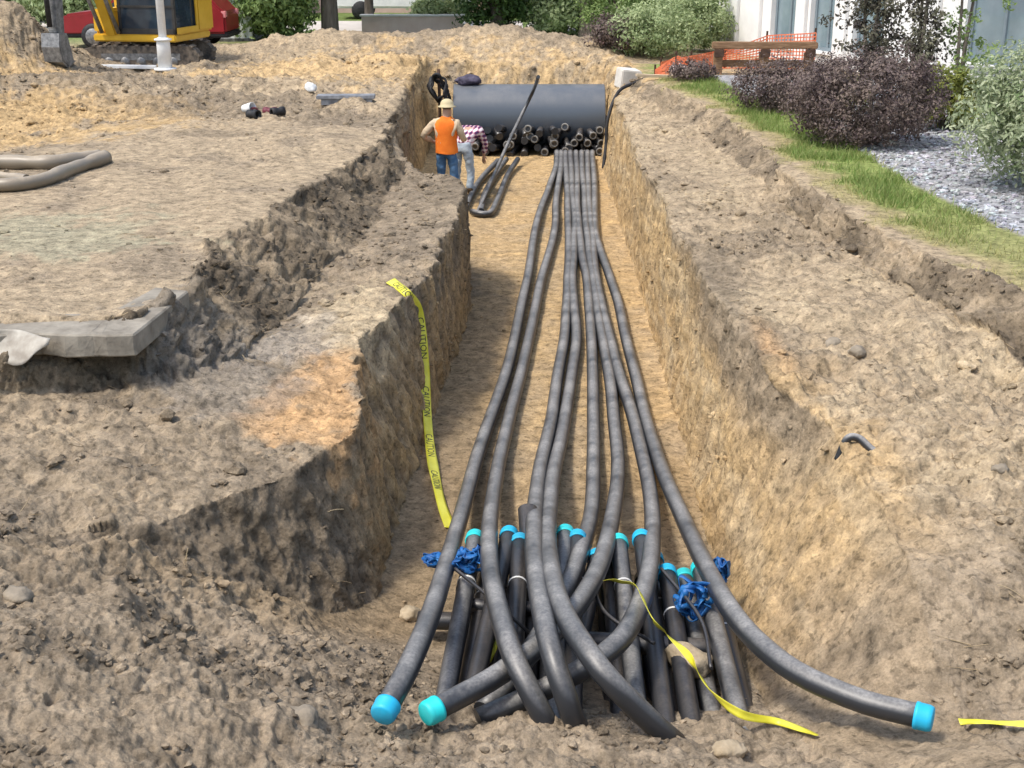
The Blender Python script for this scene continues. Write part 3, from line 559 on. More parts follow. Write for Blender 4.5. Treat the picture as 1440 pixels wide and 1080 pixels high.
# ------------------------------------------------------------------ caution tape
def ribbon(name, pts, width, normal, label, text=True, n=90, twist=0):
    P = spline(pts, n); T, _, _ = frames(P); Nv = np.array(normal, float); Nv /= np.linalg.norm(Nv)
    Wd = np.cross(T, Nv[None]); Wd /= np.linalg.norm(Wd, axis=1)[:, None]; Nr = np.cross(Wd, T)
    s = np.linspace(0, 1, n); ang = twist * (np.sin(s * 7.3) + .5 * np.sin(s * 17 + 1)); ca, sa = np.cos(ang)[:, None], np.sin(ang)[:, None]
    W2 = Wd * ca + Nr * sa; N2 = Nr * ca - Wd * sa; o0 = P[0].copy()
    m = 5; V = []; half = width / 2 * (1 - .18 * np.abs(np.sin(s * 9)))
    for k in range(m):
        q = k / (m - 1) * 2 - 1; V.append(P + W2 * (q * half)[:, None] + N2 * (.006 * (1 - q * q) * np.sin(s * 23))[:, None] - o0)
    V = np.stack(V, 1).reshape(-1, 3); i = np.arange(n - 1)[:, None] * m + np.arange(m - 1)[None]
    F = np.stack([i, i + 1, i + m + 1, i + m], -1).reshape(-1, 4); me = np_mesh(name, V, F)
    o = link(name, me, M['yellow_tape'], None, o0); sm = o.modifiers.new('thickness', 'SOLIDIFY'); sm.thickness = .0015; sm.offset = 0
    tag(o, label, 'tape')
    if text:
        fc = bpy.data.curves.new('lettering', 'FONT'); fc.body = 'CAUTION'; fc.size = 1; fc.resolution_u = 2
        fo = bpy.data.objects.new('lettering', fc); C.objects.link(fo); bpy.context.view_layer.update()
        fm = bpy.data.meshes.new_from_object(fo.evaluated_get(bpy.context.evaluated_depsgraph_get())); bpy.data.objects.remove(fo)
        bm = bmesh.new(); bm.from_mesh(fm); bmesh.ops.triangulate(bm, faces=bm.faces[:]); bm.verts.index_update()
        B = np.array([v.co[:] for v in bm.verts]); FF = np.array([[v.index for v in f.verts] for f in bm.faces if len(f.verts) == 3]); bm.free()
        wmax = B[:, 0].max(); hgt = B[:, 1].max(); L = np.linalg.norm(np.diff(P, axis=0), axis=1).sum(); sc = width * .62 / hgt; wl_ = wmax * sc
        a = .12
        while a + wl_ < L:
            t = (a + B[:, 0] * sc) / L * (n - 1); c = np.stack([np.interp(t, np.arange(n), P[:, k]) for k in range(3)], 1)
            w = np.stack([np.interp(t, np.arange(n), W2[:, k]) for k in range(3)], 1); nn = np.stack([np.interp(t, np.arange(n), N2[:, k]) for k in range(3)], 1)
            q = (B[:, 1] - hgt / 2) * sc; side = 1 if np.dot(N2[n // 2], np.array(normal)) > 0 else -1
            fl = 1 - (q / (width / 2)) ** 2; sw = np.interp(t, np.arange(n), np.sin(s * 23))
            V = c - w * q[:, None] + nn * (.003 * side + .006 * fl * sw)[:, None] - o0
            link('lettering', np_mesh('lettering', V, FF, False), M['ink'], o); a += wl_ + .28
    return o
ribbon('caution_tape', [hit(549, 397, .02), hit(572, 415, .02), hit(588, 440, .05), hit(595, 490, .08), hit(599, 560, .1), hit(605, 640, .09), hit(619, 705, .03), hit(633, 745, .02)], .1, (.25, -.9, .35), 'yellow caution tape hanging down the left trench wall', n=140, twist=.12)
ribbon('caution_tape', [at(852, 816, .62), at(872, 818, .68), at(896, 826, .72), at(916, 868, .74), at(938, 893, .6), at(968, 922, .55), at(1000, 972, .56), at(1042, 1004, .5), hit(1095, 1022, .03), hit(1146, 1040, .03)], .05, (.1, -.7, .7), 'yellow caution tape draped over the stub pipes to the near bank', text=False, n=160, twist=1.6)
ribbon('caution_tape', [hit(1348, 1022, .03), hit(1375, 1023, .035), hit(1410, 1025, .035), hit(1450, 1027, .035), hit(1500, 1029, .03), hit(1540, 1030, .03)], .04, (0, -.5, .86), 'yellow caution tape lying on soil beyond the right capped pipe', text=False, n=60, twist=.3)
ribbon('caution_tape', [at(706, 886, .3), at(700, 900, .3), at(694, 916, .28), at(688, 930, .25)], .03, (.1, -.8, .5), 'short yellow tape scrap hanging between the left stub pipes', text=False, n=30, twist=.3)
# ------------------------------------------------------------------ blue sheeting knotted round the stubs
def rag(pos, size, seed, label):
    """loose hank of blue strapping: several crumpled loops"""
    rn = np.random.default_rng(seed); V = []; F = []; n0 = 0
    for k in range(9):
        a = np.linspace(0, 2 * np.pi * rn.uniform(.7, 1.1), 30); ph = rn.uniform(0, 6, 4)
        P = np.stack([size[0] * (.8 * np.cos(a + ph[0]) + .25 * np.sin(3 * a + ph[1])), size[1] * (.7 * np.sin(2 * a + ph[2])), size[2] * (.8 * np.sin(a + ph[0]) + .22 * np.sin(4 * a + ph[3]))], 1) * rn.uniform(.5, 1.05) + rn.normal(0, .12, 3) * size
        T, N_, B_ = frames(P); w = .016 * (1 + .3 * np.sin(2 * a))[:, None]; tw = a[:, None] * rn.uniform(-1, 1); D = N_ * np.cos(tw) + B_ * np.sin(tw)
        V.append(np.vstack([P - D * w, P + D * w])); q = np.arange(29); F.append(np.stack([n0 + q, n0 + q + 1, n0 + 30 + q + 1, n0 + 30 + q], 1)); n0 += 60
    o = link('blue_strapping', np_mesh('blue_strapping', np.vstack(V), np.vstack(F)), M['blue_cloth'], None, pos)
    sm = o.modifiers.new('thickness', 'SOLIDIFY'); sm.thickness = .004; tag(o, label, 'strapping', 'blue strapping around the stubs'); return o
rag(at(614, 786, .40), np.array([.10, .06, .035]), 1, 'small flat tangle of blue strapping beside the leftmost long pipe')
rag(at(658, 786, .5), np.array([.10, .08, .08]), 2, 'tangle of blue strapping wrapped round the first stub pipe')
rag(at(974, 842, .5), np.array([.12, .1, .13]), 3, 'large tangle of blue strapping over the right stub pipes')
rag(at(1013, 806, .42), np.array([.05, .06, .14]), 4, 'upright blue strapping loop against the right trench wall')
# thin dark leads lying through the stubs
for k, (a, m, b) in enumerate((((640, 800, .5), (700, 850, .52), (760, 905, .3)), ((830, 800, .5), (850, 860, .52), (920, 905, .5)), ((930, 800, .52), (985, 870, .55), (1000, 940, .5)))):
    o = tube('thin_lead', spline([at(*a), at(*m), at(*b)], 24), .012, M['pipe_dark'], None, 8); tag(o, ('thin black lead slung across the left stub pipes', 'thin black lead slung across the middle stub pipes', 'thin black lead running down beside the large blue tangle')[k], 'cable', 'leads among the stubs')
# ------------------------------------------------------------------ single stones
def stone(pos, size, seed, label, mat='stone', name='stone'):
    bm = bmesh.new(); bmesh.ops.create_icosphere(bm, subdivisions=3, radius=1); V = np.array([v.co[:] for v in bm.verts])
    q = 1 + .42 * fbm(V, 1.4, 3, seed=seed) + .22 * fbm(V, 4.5, 3, seed=seed + 1)
    for v, s in zip(bm.verts, q): v.co = Vector((v.co.x * size[0], v.co.y * size[1], v.co.z * size[2])) * s
    o = link(name, bm_mesh(name, bm, True), M[mat], None, pos, (0, 0, seed)); tag(o, label, 'stone'); return o
stone(hit(577, 868, .02), (.085, .075, .07), 11, 'pale sandy stone by the foot of the leftmost long pipe')
stone(at(968, 930, .3), (.15, .11, .1), 12, 'sandy boulder lying among the right stub pipes')
stone(hit(1025, 1058, .01), (.1, .07, .045), 13, 'flat pale stone on the near bank below the tape end')
stone(hit(425, 1010, .0), (.1, .08, .06), 15, 'rounded tan clod on the near bank left of the capped pipes', 'grey_stone')
stone(hit(1205, 495, .0), (.07, .06, .045), 16, 'grey stone on the right bank, left of a close pair', 'grey_stone')
stone(hit(1172, 482, .0), (.075, .06, .045), 17, 'grey stone on the right bank, right of a close pair', 'grey_stone')
stone(hit(25, 838, .0), (.09, .07, .05), 18, 'pale stone half sunk in the loose spoil below the concrete slab', 'grey_stone')
stone(hit(1405, 660, .0), (.06, .05, .04), 19, 'small pale stone on the right bank slope', 'grey_stone')
P = hit(1180, 650, .0); P.x += .1
o = tube('buried_hose', spline([*[on_ground(P.x + a_, P.y + b_, c_) for a_, b_, c_ in ((-.10, .04, -.03), (-.05, .04, .015), (.02, .03, .03), (.08, -.02, .015), (.12, -.06, -.03))]], 24), .026, M['pipe'], None, 12)
tag(o, 'short dark hose arching out of the right bank slope', 'hose')
# ------------------------------------------------------------------ broken concrete slab at the left edge
def slab():
    a, b, c = Vector((-2.72, 8.82, 1.72)), Vector((-5.2, 8.86, 1.72)), Vector((-2.62, 10.05, 1.7))
    rn = random.Random(4); root = empty('concrete_slab', (a.x, a.y, 1.6)); tag(root, 'broken grey concrete slab edge jutting out over the left bank', 'slab')
    front = []; n = 26
    for k in range(n):                                       # ragged broken front edge
        t = k / (n - 1); p = a.lerp(b, t); front.append((p.x - a.x, p.y - a.y + (rn.uniform(-.03, .03) if 0 < k else 0) - .05 * math.exp(-((t - .5) / .12) ** 2)))
    back = [(b.x - a.x, .55), (c.x - a.x - .45, .55), (c.x - a.x - .3, c.y - a.y + .1), (c.x - a.x, c.y - a.y)]
    bm = bmesh.new(); prof = front + back
    prism(bm, prof, -.05, .12, 'z'); bmesh.ops.bevel(bm, geom=[e for e in bm.edges if len(e.link_faces) == 2 and e.calc_face_angle(0) > .6], offset=.012, segments=1, affect='EDGES')
    bmesh.ops.triangulate(bm, faces=bm.faces[:]); bmesh.ops.subdivide_edges(bm, edges=[e for e in bm.edges if e.calc_length() > .1], cuts=2)
    V = np.array([v.co[:] for v in bm.verts]); q = fbm(V, 9, 3, seed=31)
    for v, s in zip(bm.verts, q): v.co += Vector((s * .008, s * .012, s * .006))
    link('slab_body', bm_mesh('slab_body', bm), M['concrete'], root)
slab()
def torn_sheet():
    rn = np.random.default_rng(8); n, m = 40, 12; s_ = np.linspace(0, 1, n)[:, None]; t = np.linspace(0, 1, m)[None]; drop = .1 + .16 * np.exp(-((s_ - .62) / .18) ** 2) + .06 * np.sin(s_ * 17) * s_
    x = -4.6 + 1.3 * s_ + 0 * t; y = 8.80 - .10 * t - .05 * np.sin(s_ * 14 + 2 * t); z = 1.735 + .02 * np.sin(s_ * 11) - drop * t + 0 * s_
    V = np.stack([x, y, z], -1).reshape(-1, 3); V = V + .02 * np.stack([fbm(V, 6, 3, seed=k) for k in (1, 2, 3)], 1); i = np.arange(n - 1)[:, None] * m + np.arange(m - 1)[None]
    o = link('torn_sheet', np_mesh('torn_sheet', V, np.stack([i, i + 1, i + m + 1, i + m], -1).reshape(-1, 4)), noisy('pale_fabric', (.27, .24, .2), (.46, .43, .37), 6, .9, .2, .4)); sm = o.modifiers.new('thickness', 'SOLIDIFY'); sm.thickness = .006
    tag(o, 'torn pale fabric sheet hanging over the concrete slab edge', 'fabric')
torn_sheet()
# ------------------------------------------------------------------ mud-coated pipes on the left ground
for pts, r, lab in (([(-60, 232), (0, 229), (70, 230), (115, 224), (140, 218)], .088, 'thick mud-coated pipe lying straight on the left ground'),
                    ([(-40, 262), (20, 262), (62, 255), (98, 238), (150, 221)], .085, 'mud-coated pipe bending up to touch the straight one'),
                    ([(-50, 243), (-5, 246), (40, 252)], .06, 'thin mud-coated pipe between the two thick ones')):
    q = [g(a, b + 8) + Vector((0, 0, r * .9)) for a, b in pts]; sq = spline(q, 60); o = tube('dusty_pipe', sq - np.array(q[-1]) + .03 * np.stack([noise3(sq * 2.1 + 3), noise3(sq * 2.1 + 9), .5 * noise3(sq * 2.1)], 1), r * (1 + .16 * noise3(sq * 5)), M['dusty_pipe'], None, 18, loc=q[-1]); tag(o, lab, 'pipe', 'dusty pipes on the left ground')
# ------------------------------------------------------------------ short bent pipes at the far end of the floor
for pts, lab in (([(712, 224, .12), (694, 250, .07), (681, 275, .065), (676, 297, .065)], 'short dark pipe beside the leaning pole foot on the floor'), ([(700, 226, .12), (676, 252, .07), (662, 276, .065), (655, 292, .065)], 'short dark pipe close by the two workers on the floor'),
                 ([(728, 224, .14), (714, 246, .07), (700, 280, .065), (690, 299, .065), (676, 301, .065), (664, 298, .065)], 'dark pipe hooking left at its end on the far floor')):
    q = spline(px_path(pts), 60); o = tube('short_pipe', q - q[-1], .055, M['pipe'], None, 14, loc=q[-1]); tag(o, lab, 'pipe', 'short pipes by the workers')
# ------------------------------------------------------------------ clutter around the vault
p = Vector((-1.58, 28.2, 1.0))
e = empty('hose_coil', p); tag(e, 'coil of dark hose hung on a stake at the left end of the vault', 'hose')
tube('stake', np.array([[.0, .06, -1.05], [.01, .06, 0], [.0, .05, .78]]), .035, M['dark_wood'], e, 8)
for k in range(5):
    a = np.linspace(0, 2 * np.pi, 40); c = np.stack([.15 * np.cos(a + .2 * k) * (1 + .12 * k) + .02 * np.sin(5 * a + k), .06 * np.sin(3 * a + k) + .04 * k - .1, .26 * np.sin(a) + .42 - .03 * k + .03 * np.sin(4 * a + 2 * k)], 1); tube('hose_loop', c, .03, M['black'], e, 8, cap=False)
def lump(name, loc, size, seed, mat, label, cat, fs=2.2):
    bm = bmesh.new(); bmesh.ops.create_icosphere(bm, subdivisions=4, radius=1); V = np.array([v.co[:] for v in bm.verts]); q = 1 + .3 * fbm(V, fs, 4, seed=seed)
    for v, s in zip(bm.verts, q): v.co = Vector((v.co.x * size[0], v.co.y * size[1], max(v.co.z, -.7) * size[2])) * s
    o = link(name, bm_mesh(name, bm, True), mat, None, loc); tag(o, label, cat); return o
lump('tool_bag', (-.95, 28.72, 1.49), (.28, .18, .13), 3, noisy('dark_purple_fabric', (.03, .025, .045), (.09, .08, .12), 8, .7, .3, .4), 'dark soft tool bag lying on top of the vault', 'bag')
bm = bmesh.new(); box(bm, -.22, .22, -.2, .2, 0, .4, .02); o = link('concrete_block', bm_mesh('concrete_block', bm), noisy('pale_concrete', (.5, .47, .42), (.62, .59, .54), 8, .9, .2, .3), None, on_ground(2.42, 27.6, -.12), (.1, .1, .3)); tag(o, 'pale concrete block on the bank at the right end of the vault', 'block')
o = tube('black_cable', spline([on_ground(2.9, 27.0, .03), on_ground(2.5, 26.7, .04), on_ground(2.15, 26.4, .06), Vector((1.93, 26.1, 1.0)), Vector((1.9, 26.0, .5)), Vector((1.84, 25.8, .06))], 60), .035, M['black'], None, 10); tag(o, 'black cable hanging down the right trench wall near the vault', 'cable')
# ------------------------------------------------------------------ small things on the left ground
bm = bmesh.new(); box(bm, -.5, .5, -.16, .16, .1, .16, .01); box(bm, -.42, .45, -.13, .13, 0, .098)
o = link('pipe_bundle', bm_mesh('pipe_bundle', bm), noisy('grey_boards', (.12, .125, .14), (.28, .29, .31), 6, .6, .3, .2), None, g(487, 148) - Vector((0, 0, .07)), (0, 0, .05)); tag(o, 'flat bundle of grey boards lying on the ground left of the worker', 'boards')
stone(g(437, 140) + Vector((0, 0, .05)), (.12, .1, .09), 21, 'white stone at the end of the grey board bundle', name='stone').data.materials[0] = M['white_paint']
def coupling(px, py, label, mat, rx):
    o = lathe('pipe_fitting', [(.05, -.11), (.075, -.11), (.075, -.05), (.062, -.03), (.062, .03), (.075, .05), (.075, .11), (.05, .11), (.05, -.11)], mat, None, 16); o.location = g(px, py) + Vector((0, 0, .06)); o.rotation_euler = (R(88), 0, rx); tag(o, label, 'pipe fitting', 'fittings on the left ground')
maroon = noisy('maroon_plastic', (.1, .02, .03), (.16, .035, .05), 8, .5, .3, .1)
coupling(356, 158, 'maroon pipe fitting lying against a white cup', maroon, .4); coupling(380, 156, 'maroon pipe fitting lying apart from the black ones', maroon, 1.3); coupling(357, 167, 'black pipe fitting in front of the white cup', M['black'], .9); coupling(391, 165, 'black pipe fitting beside the lone maroon fitting', M['black'], 2.2)
o = lathe('white_cup', [(0, 0), (.06, 0), (.085, .2), (.078, .2), (.055, .012), (0, .012)], M['white_paint'], None, 18); o.location = g(343, 158) + Vector((0, 0, .075)); o.rotation_euler = (R(80), 0, R(60)); tag(o, 'white cup tipped over among the pipe fittings', 'cup')
# ------------------------------------------------------------------ white post with a sleeve
p = g(233, 102); e = empty('white_post', p); tag(e, 'white steel post with a wider sleeve and base plate', 'post')
lathe('shaft', [(0, -.2), (.085, -.2), (.085, 4.6), (0, 4.62)], M['white_paint'], e, 20); lathe('sleeve', [(.09, .02), (.15, .02), (.142, .60), (.125, .66), (.09, .67)], M['white_paint'], e, 22); lathe('collar', [(.12, .60), (.185, .605), (.185, .64), (.12, .65)], M['white_paint'], e, 22)
lathe('base_plate', [(0, -.02), (.24, -.02), (.24, .03), (0, .03)], M['white_paint'], e, 20)
bm = bmesh.new(); box(bm, -.75, .75, -.1, .1, 0, .07, .01); o = link('white_board', bm_mesh('white_board', bm), M['white_paint'], None, g(172, 101), (0, .02, .06)); tag(o, 'white board lying flat on the ground left of the white post', 'board')
# ------------------------------------------------------------------ excavator
def excavator():
    c = at(214, 90, GZ); base = on_ground(c.x, c.y); e = empty('excavator', base); tag(e, 'yellow tracked excavator with dark cab digging beside the white post', 'excavator'); e.scale = (.9, .9, .9)
    for s in (-1, 1):                                         # crawler tracks along x
        prof = []
        for k in range(9): a = math.pi / 2 + math.pi * k / 8; prof.append((-1.15 + .29 * math.cos(a), .29 + .29 * math.sin(a)))
        for k in range(9): a = -math.pi / 2 + math.pi * k / 8; prof.append((1.15 + .29 * math.cos(a), .29 + .29 * math.sin(a)))
        bm = bmesh.new(); prism(bm, prof, s * .78 - .2, s * .78 + .2, 'y'); t = link('track', bm_mesh('track', bm), M['track'], e)
        for k in range(24):                                   # grouser plates
            u = k / 24 * (4.6 + 2 * math.pi * .29); L = 2.3
            if u < L: q, a = (-1.15 + u, .58), 0
            elif u < L + math.pi * .29: b = (u - L) / .29; q, a = (1.15 + .29 * math.sin(b), .29 + .29 * math.cos(b)), b
            elif u < 2 * L + math.pi * .29: q, a = (1.15 - (u - L - math.pi * .29), 0), math.pi
            else: b = (u - 2 * L - math.pi * .29) / .29; q, a = (-1.15 - .29 * math.sin(b), .29 - .29 * math.cos(b)), math.pi + b
            bm = bmesh.new(); box(bm, -.05, .05, -.22, .22, -.015, .03); link('track_shoe', bm_mesh('track_shoe', bm), M['track'], t, (q[0], s * .78, q[1]), (0, a, 0))
        for k in range(5):
            w = lathe('roller', [(0, -.215), (.11, -.215), (.12, -.2), (.12, .2), (.11, .215), (0, .215)], M['steel'], t, 14); w.rotation_euler = (R(90), 0, 0); w.location = (-.8 + .4 * k, s * .78, .2)
        bm = bmesh.new(); box(bm, -1.0, 1.0, s * .78 - .21, s * .78 + .21, .22, .42, .02); link('track_frame', bm_mesh('track_frame', bm), M['steel'], t)
    lathe('slew_ring', [(0, .45), (.5, .45), (.5, .68), (0, .68)], M['steel'], e, 24)
    bm = bmesh.new(); box(bm, -.7, .7, -.6, .6, .3, .5, .03); link('carbody', bm_mesh('carbody', bm), M['steel'], e)
    h = empty('house', (0, 0, 0), R(-11)); h.parent = e         # upper structure turned towards the bucket (front is -Y)
    bm = bmesh.new(); box(bm, -1.05, 1.15, -.95, 1.15, .68, .86, .03); link('deck', bm_mesh('deck', bm), M['machine'], h)
    bm = bmesh.new(); prism(bm, [(-1.1, .86), (1.2, .86), (1.2, 1.75), (.8, 1.9), (-.8, 1.9), (-1.1, 1.75)], .35, 1.3, 'y', .05); link('engine_cover', bm_mesh('engine_cover', bm), M['machine'], h)
    bm = bmesh.new(); box(bm, -1.08, -.72, -.85, .34, .862, 1.45, .06); link('side_cover', bm_mesh('side_cover', bm), M['machine'], h)
    cab = empty('cab', (0, 0, 0)); cab.parent = h
    bm = bmesh.new()
    for x in (-.3, 1.13):
        for y in (-.9, .30): box(bm, x - .04, x + .04, y - .04, y + .04, .862, 2.4, .01)
    box(bm, -.36, 1.18, -.95, .345, 2.4, 2.5, .04); box(bm, -.35, 1.17, -.94, .34, .864, 1.0, .01); box(bm, -.345, 1.165, -.945, -.90, 1.5, 1.55)
    link('cab_frame', bm_mesh('cab_frame', bm), noisy('cab_paint', (.03, .03, .03), (.06, .055, .05), 5, .5, .3, 0), cab)
    for (x0, x1, y0, y1) in ((-.26, 1.09, -.925, -.915), (-.26, 1.09, .315, .325), (-.305, -.295, -.86, .26), (1.125, 1.135, -.86, .26)):
        bm = bmesh.new(); box(bm, x0, x1, y0, y1, 1.0, 2.4); link('cab_window', bm_mesh('cab_window', bm), M['glass'], cab)
    bm = bmesh.new(); box(bm, 1.175, 1.21, -.9, .34, .87, 1.02, .01); box(bm, 1.175, 1.21, .22, .34, 1.02, 2.4, .01); link('cab_trim', bm_mesh('cab_trim', bm), M['machine'], cab)
    # boom in the house's yz plane at x=-.35
    bx_ = -.55
    prof = [(-.75, .95), (-1.0, 1.15), (-1.5, 2.5), (-2.0, 3.15), (-3.1, 3.35), (-3.35, 3.2), (-3.1, 3.05), (-2.1, 2.75), (-1.75, 2.2), (-1.3, 1.15)]
    prof = [(-.7, .9), (-.95, .8), (-1.75, 2.35), (-2.2, 2.95), (-3.5, 3.3), (-3.5, 3.52), (-2.2, 3.35), (-1.55, 2.75)]
    bm = bmesh.new(); prism(bm, prof, bx_ - .14, bx_ + .14, 'x', .03); link('boom', bm_mesh('boom', bm), M['machine'], h)
    for s in (-.22, .22):
        tube('boom_cylinder', np.array([[bx_ + s, -1.0, .9], [bx_ + s, -1.5, 1.7], [bx_ + s, -1.9, 2.4]]), .05, M['steel'], h, 10)
    prof = [(-3.3, 3.75), (-3.1, 3.45), (-3.35, 1.0), (-3.55, .9), (-3.68, 1.1), (-3.6, 3.3)]
    bm = bmesh.new(); prism(bm, prof, bx_ - .11, bx_ + .11, 'x', .02); s = link('stick', bm_mesh('stick', bm), M['steel'], h)
    tube('bucket_cylinder', np.array([[bx_, -3.75, 2.9], [bx_, -3.8, 2.0], [bx_, -3.78, 1.2]]), .06, M['black'], h, 10)
    b = empty('bucket', (bx_, -3.55, .95)); b.parent = h; b.scale = (.85, .85, .95)
    prof = [(.12, .1), (-.3, .12), (-.36, -.2), (-.28, -.55), (0, -.72), (.32, -.6), (.28, -.55), (0, -.64), (-.22, -.5), (-.3, -.2), (-.25, .05), (.1, .03)]
    bm = bmesh.new(); prism(bm, prof, -.26, .26, 'x', 0); link('bucket_shell', bm_mesh('bucket_shell', bm), M['steel'], b)
    for s in (-.265, .265):
        bm = bmesh.new(); prism(bm, [(.1, .06), (-.28, .08), (-.33, -.2), (-.25, -.5), (0, -.66), (.3, -.57)], s - .012, s + .012, 'x'); link('bucket_side', bm_mesh('bucket_side', bm), M['steel'], b)
    for k in range(5):
        bm = bmesh.new(); prism(bm, [(.27, -.62), (.46, -.57), (.27, -.54)], -.035, .035, 'x'); link('tooth', bm_mesh('tooth', bm), M['steel'], b, (-.22 + .11 * k, 0, 0))
excavator()
# ------------------------------------------------------------------ red car behind the excavator, white container
def car():
    c = at(300, 78, GZ); e = empty('parked_car', (c.x - 2.15, 35.2, ground_z(c.x - 2, 35.2))); tag(e, 'dark red estate car parked behind the excavator', 'car')
    body = [(-2.1, .35), (-2.15, .7), (-2.0, .88), (-1.1, .98), (-.45, 1.42), (1.6, 1.46), (2.05, 1.0), (2.15, .9), (2.15, .38)]
    bm = bmesh.new(); prism(bm, body, -.85, .85, 'y', .06); link('body', bm_mesh('body', bm), M['red'], e)
    for y in (-.857, .857):
        for prof in ([(-.95, 1.0), (-.42, 1.36), (.1, 1.38), (.1, 1.0)], [(.16, 1.0), (.16, 1.38), (.85, 1.39), (.85, 1.0)], [(.92, 1.0), (.92, 1.39), (1.52, 1.38), (1.8, 1.0)]):
            bm = bmesh.new(); prism(bm, prof, y - .006, y + .006, 'y'); link('window', bm_mesh('window', bm), M['glass'], e)
        for x in (-1.3, 1.35):
            w = lathe('wheel', [(0, -.1), (.2, -.1), (.31, -.09), (.325, -.05), (.325, .05), (.31, .09), (.2, .1), (0, .1)], M['black'], e, 22); w.rotation_euler = (R(90), 0, 0); w.location = (x, y * .93, .325)
            r = lathe('rim', [(0, -.11), (.19, -.108), (.2, -.1), (.2, .1), (.19, .108), (0, .11)], M['steel'], w, 16)
        bm = bmesh.new(); box(bm, 2.02, 2.17, y - .12 * (1 if y > 0 else -1) - .1, y - .12 * (1 if y > 0 else -1) + .1, .78, .95, .02); link('tail_light', bm_mesh('tail_light', bm), noisy('tail_light', (.6, .2, .2), (.7, .3, .3), 4, .2, .5, 0), e)
    bm = bmesh.new(); box(bm, -2.2, 2.2, -.82, .82, .28, .42, .04); link('bumper', bm_mesh('bumper', bm), M['black'], e)
car()
def container(name, x0, x1, y0, y1, h, mat, label, cat):
    z = ground_z((x0 + x1) / 2, y0) - .05; e = empty(name, ((x0 + x1) / 2, y0, z)); tag(e, label, cat); w = (x1 - x0) / 2; d = y1 - y0
    bm = bmesh.new(); n = int((x1 - x0) / .12); prof = []
    for k in range(n + 1): prof.append((-w + 2 * w * k / n, .03 * (k % 2)))
    prof += [(w, d), (-w, d)]; prism(bm, prof, .12, h - .1, 'z'); link('wall', bm_mesh('wall', bm), mat, e)
    bm = bmesh.new(); box(bm, -w - .03, w + .03, -.03, d + .03, h - .098, h, .02); link('roof', bm_mesh('roof', bm), mat, e)
    bm = bmesh.new(); box(bm, -w - .02, w + .02, -.02, d + .02, 0, .118, .01); link('base_rail', bm_mesh('base_rail', bm), M['steel'], e)
container('site_container', -10.2, -7.3, 37.2, 39.6, 2.6, noisy('pale_white_sheet', (.66, .7, .7), (.76, .79, .78), 3, .5, .3, 0), 'pale white site container standing behind the red car', 'container')
# ------------------------------------------------------------------ office building on the right
M['render_white'] = noisy('white_render', (.72, .71, .69), (.8, .79, .77), 3, .85, .2, .15, bdist=.005)
M['win_frame'] = noisy('grey_window_frame', (.16, .2, .23), (.2, .25, .28), 5, .4, .4, 0)
M['pane'] = noisy('window_pane', (.16, .22, .25), (.24, .31, .34), 1.2, .05, .8, 0)
def building():
    o = at(1010, 72, GZ); ang = math.atan2(-.942, .337); e = empty('office_building', (o.x, o.y, GZ - .1), ang); tag(e, 'white rendered office building with tall grey-framed windows', 'building')
    L, D, H_ = 22., 9., 6.4                                    # local: x along the facade, y into the building (positive y = away from trench)
    wins = [(2.5, 3.6, .45, 2.7, 1), (4.2, 5.15, .45, 2.7, 1), (5.9, 7.0, .45, 2.7, 1), (9.55, 12.4, .62, 2.7, 2), (13.6, 15.6, .62, 2.7, 2), (17, 19.4, .62, 2.7, 2)]
    xs = [0] + [v for w in wins for v in w[:2]] + [L]; bm = bmesh.new()
    for k in range(0, len(xs), 2): box(bm, xs[k], xs[k + 1], 0, .3, -.3, H_)                         # piers
    for (a, b, z0, z1, _) in wins: box(bm, a, b, .012, .3, -.3, z0); box(bm, a, b, .012, .3, z1, H_)
    box(bm, 0.003, .3, .3, D, -.3, H_ - .003); box(bm, L - .3, L - .003, .3, D, -.3, H_ - .003); box(bm, .3, L - .3, D - .3, D - .003, -.3, H_ - .003)
    for a in (.0, 1.15, 3.68, 5.3, 8.4): box(bm, a + .03, a + (1.0 if a < 1 else .42 if a > 3 else .95), -.09, -.001, -.3, H_ - .3, .01)   # pilasters
    link('wall', bm_mesh('wall', bm), M['render_white'], e)
    bm = bmesh.new(); box(bm, -.2, L + .2, -.25, D + .2, H_ + .001, H_ + .3, .03); link('roof', bm_mesh('roof', bm), M['render_white'], e)
    for (a, b, z0, z1, n) in wins:
        w = empty('window', (a, 0, z0)); w.parent = e; W_, h = b - a, z1 - z0
        bm = bmesh.new(); t = .08
        box(bm, .002, t, .12, .2, .002, h - .002); box(bm, W_ - t, W_ - .002, .12, .2, .002, h - .002); box(bm, t, W_ - t, .121, .199, .002, t); box(bm, t, W_ - t, .121, .199, h - t, h - .002)
        for k in range(1, n + 1): x = W_ * k / (n + 1) if n > 1 else W_ * .62; box(bm, x - .035, x + .035, .118, .202, t, h - t)
        box(bm, t, W_ - t, .123, .197, h * .66 - .03, h * .66 + .03)
        link('frame', bm_mesh('frame', bm), M['win_frame'], w)
        bm = bmesh.new(); box(bm, t * .5, W_ - t * .5, .155, .165, t * .5, h - t * .5); link('pane', bm_mesh('pane', bm), M['pane'], w)
        bm = bmesh.new(); box(bm, -.05, W_ + .05, -.06, .119, -.06, .0015, .008); link('sill', bm_mesh('sill', bm), M['render_white'], w)
        bm = bmesh.new(); box(bm, .0, W_, .9, .92, 0, h); link('blind', bm_mesh('blind', bm), noisy('pale_blind', (.55, .6, .62), (.68, .72, .74), 3, .7, .2, 0), w)
building()
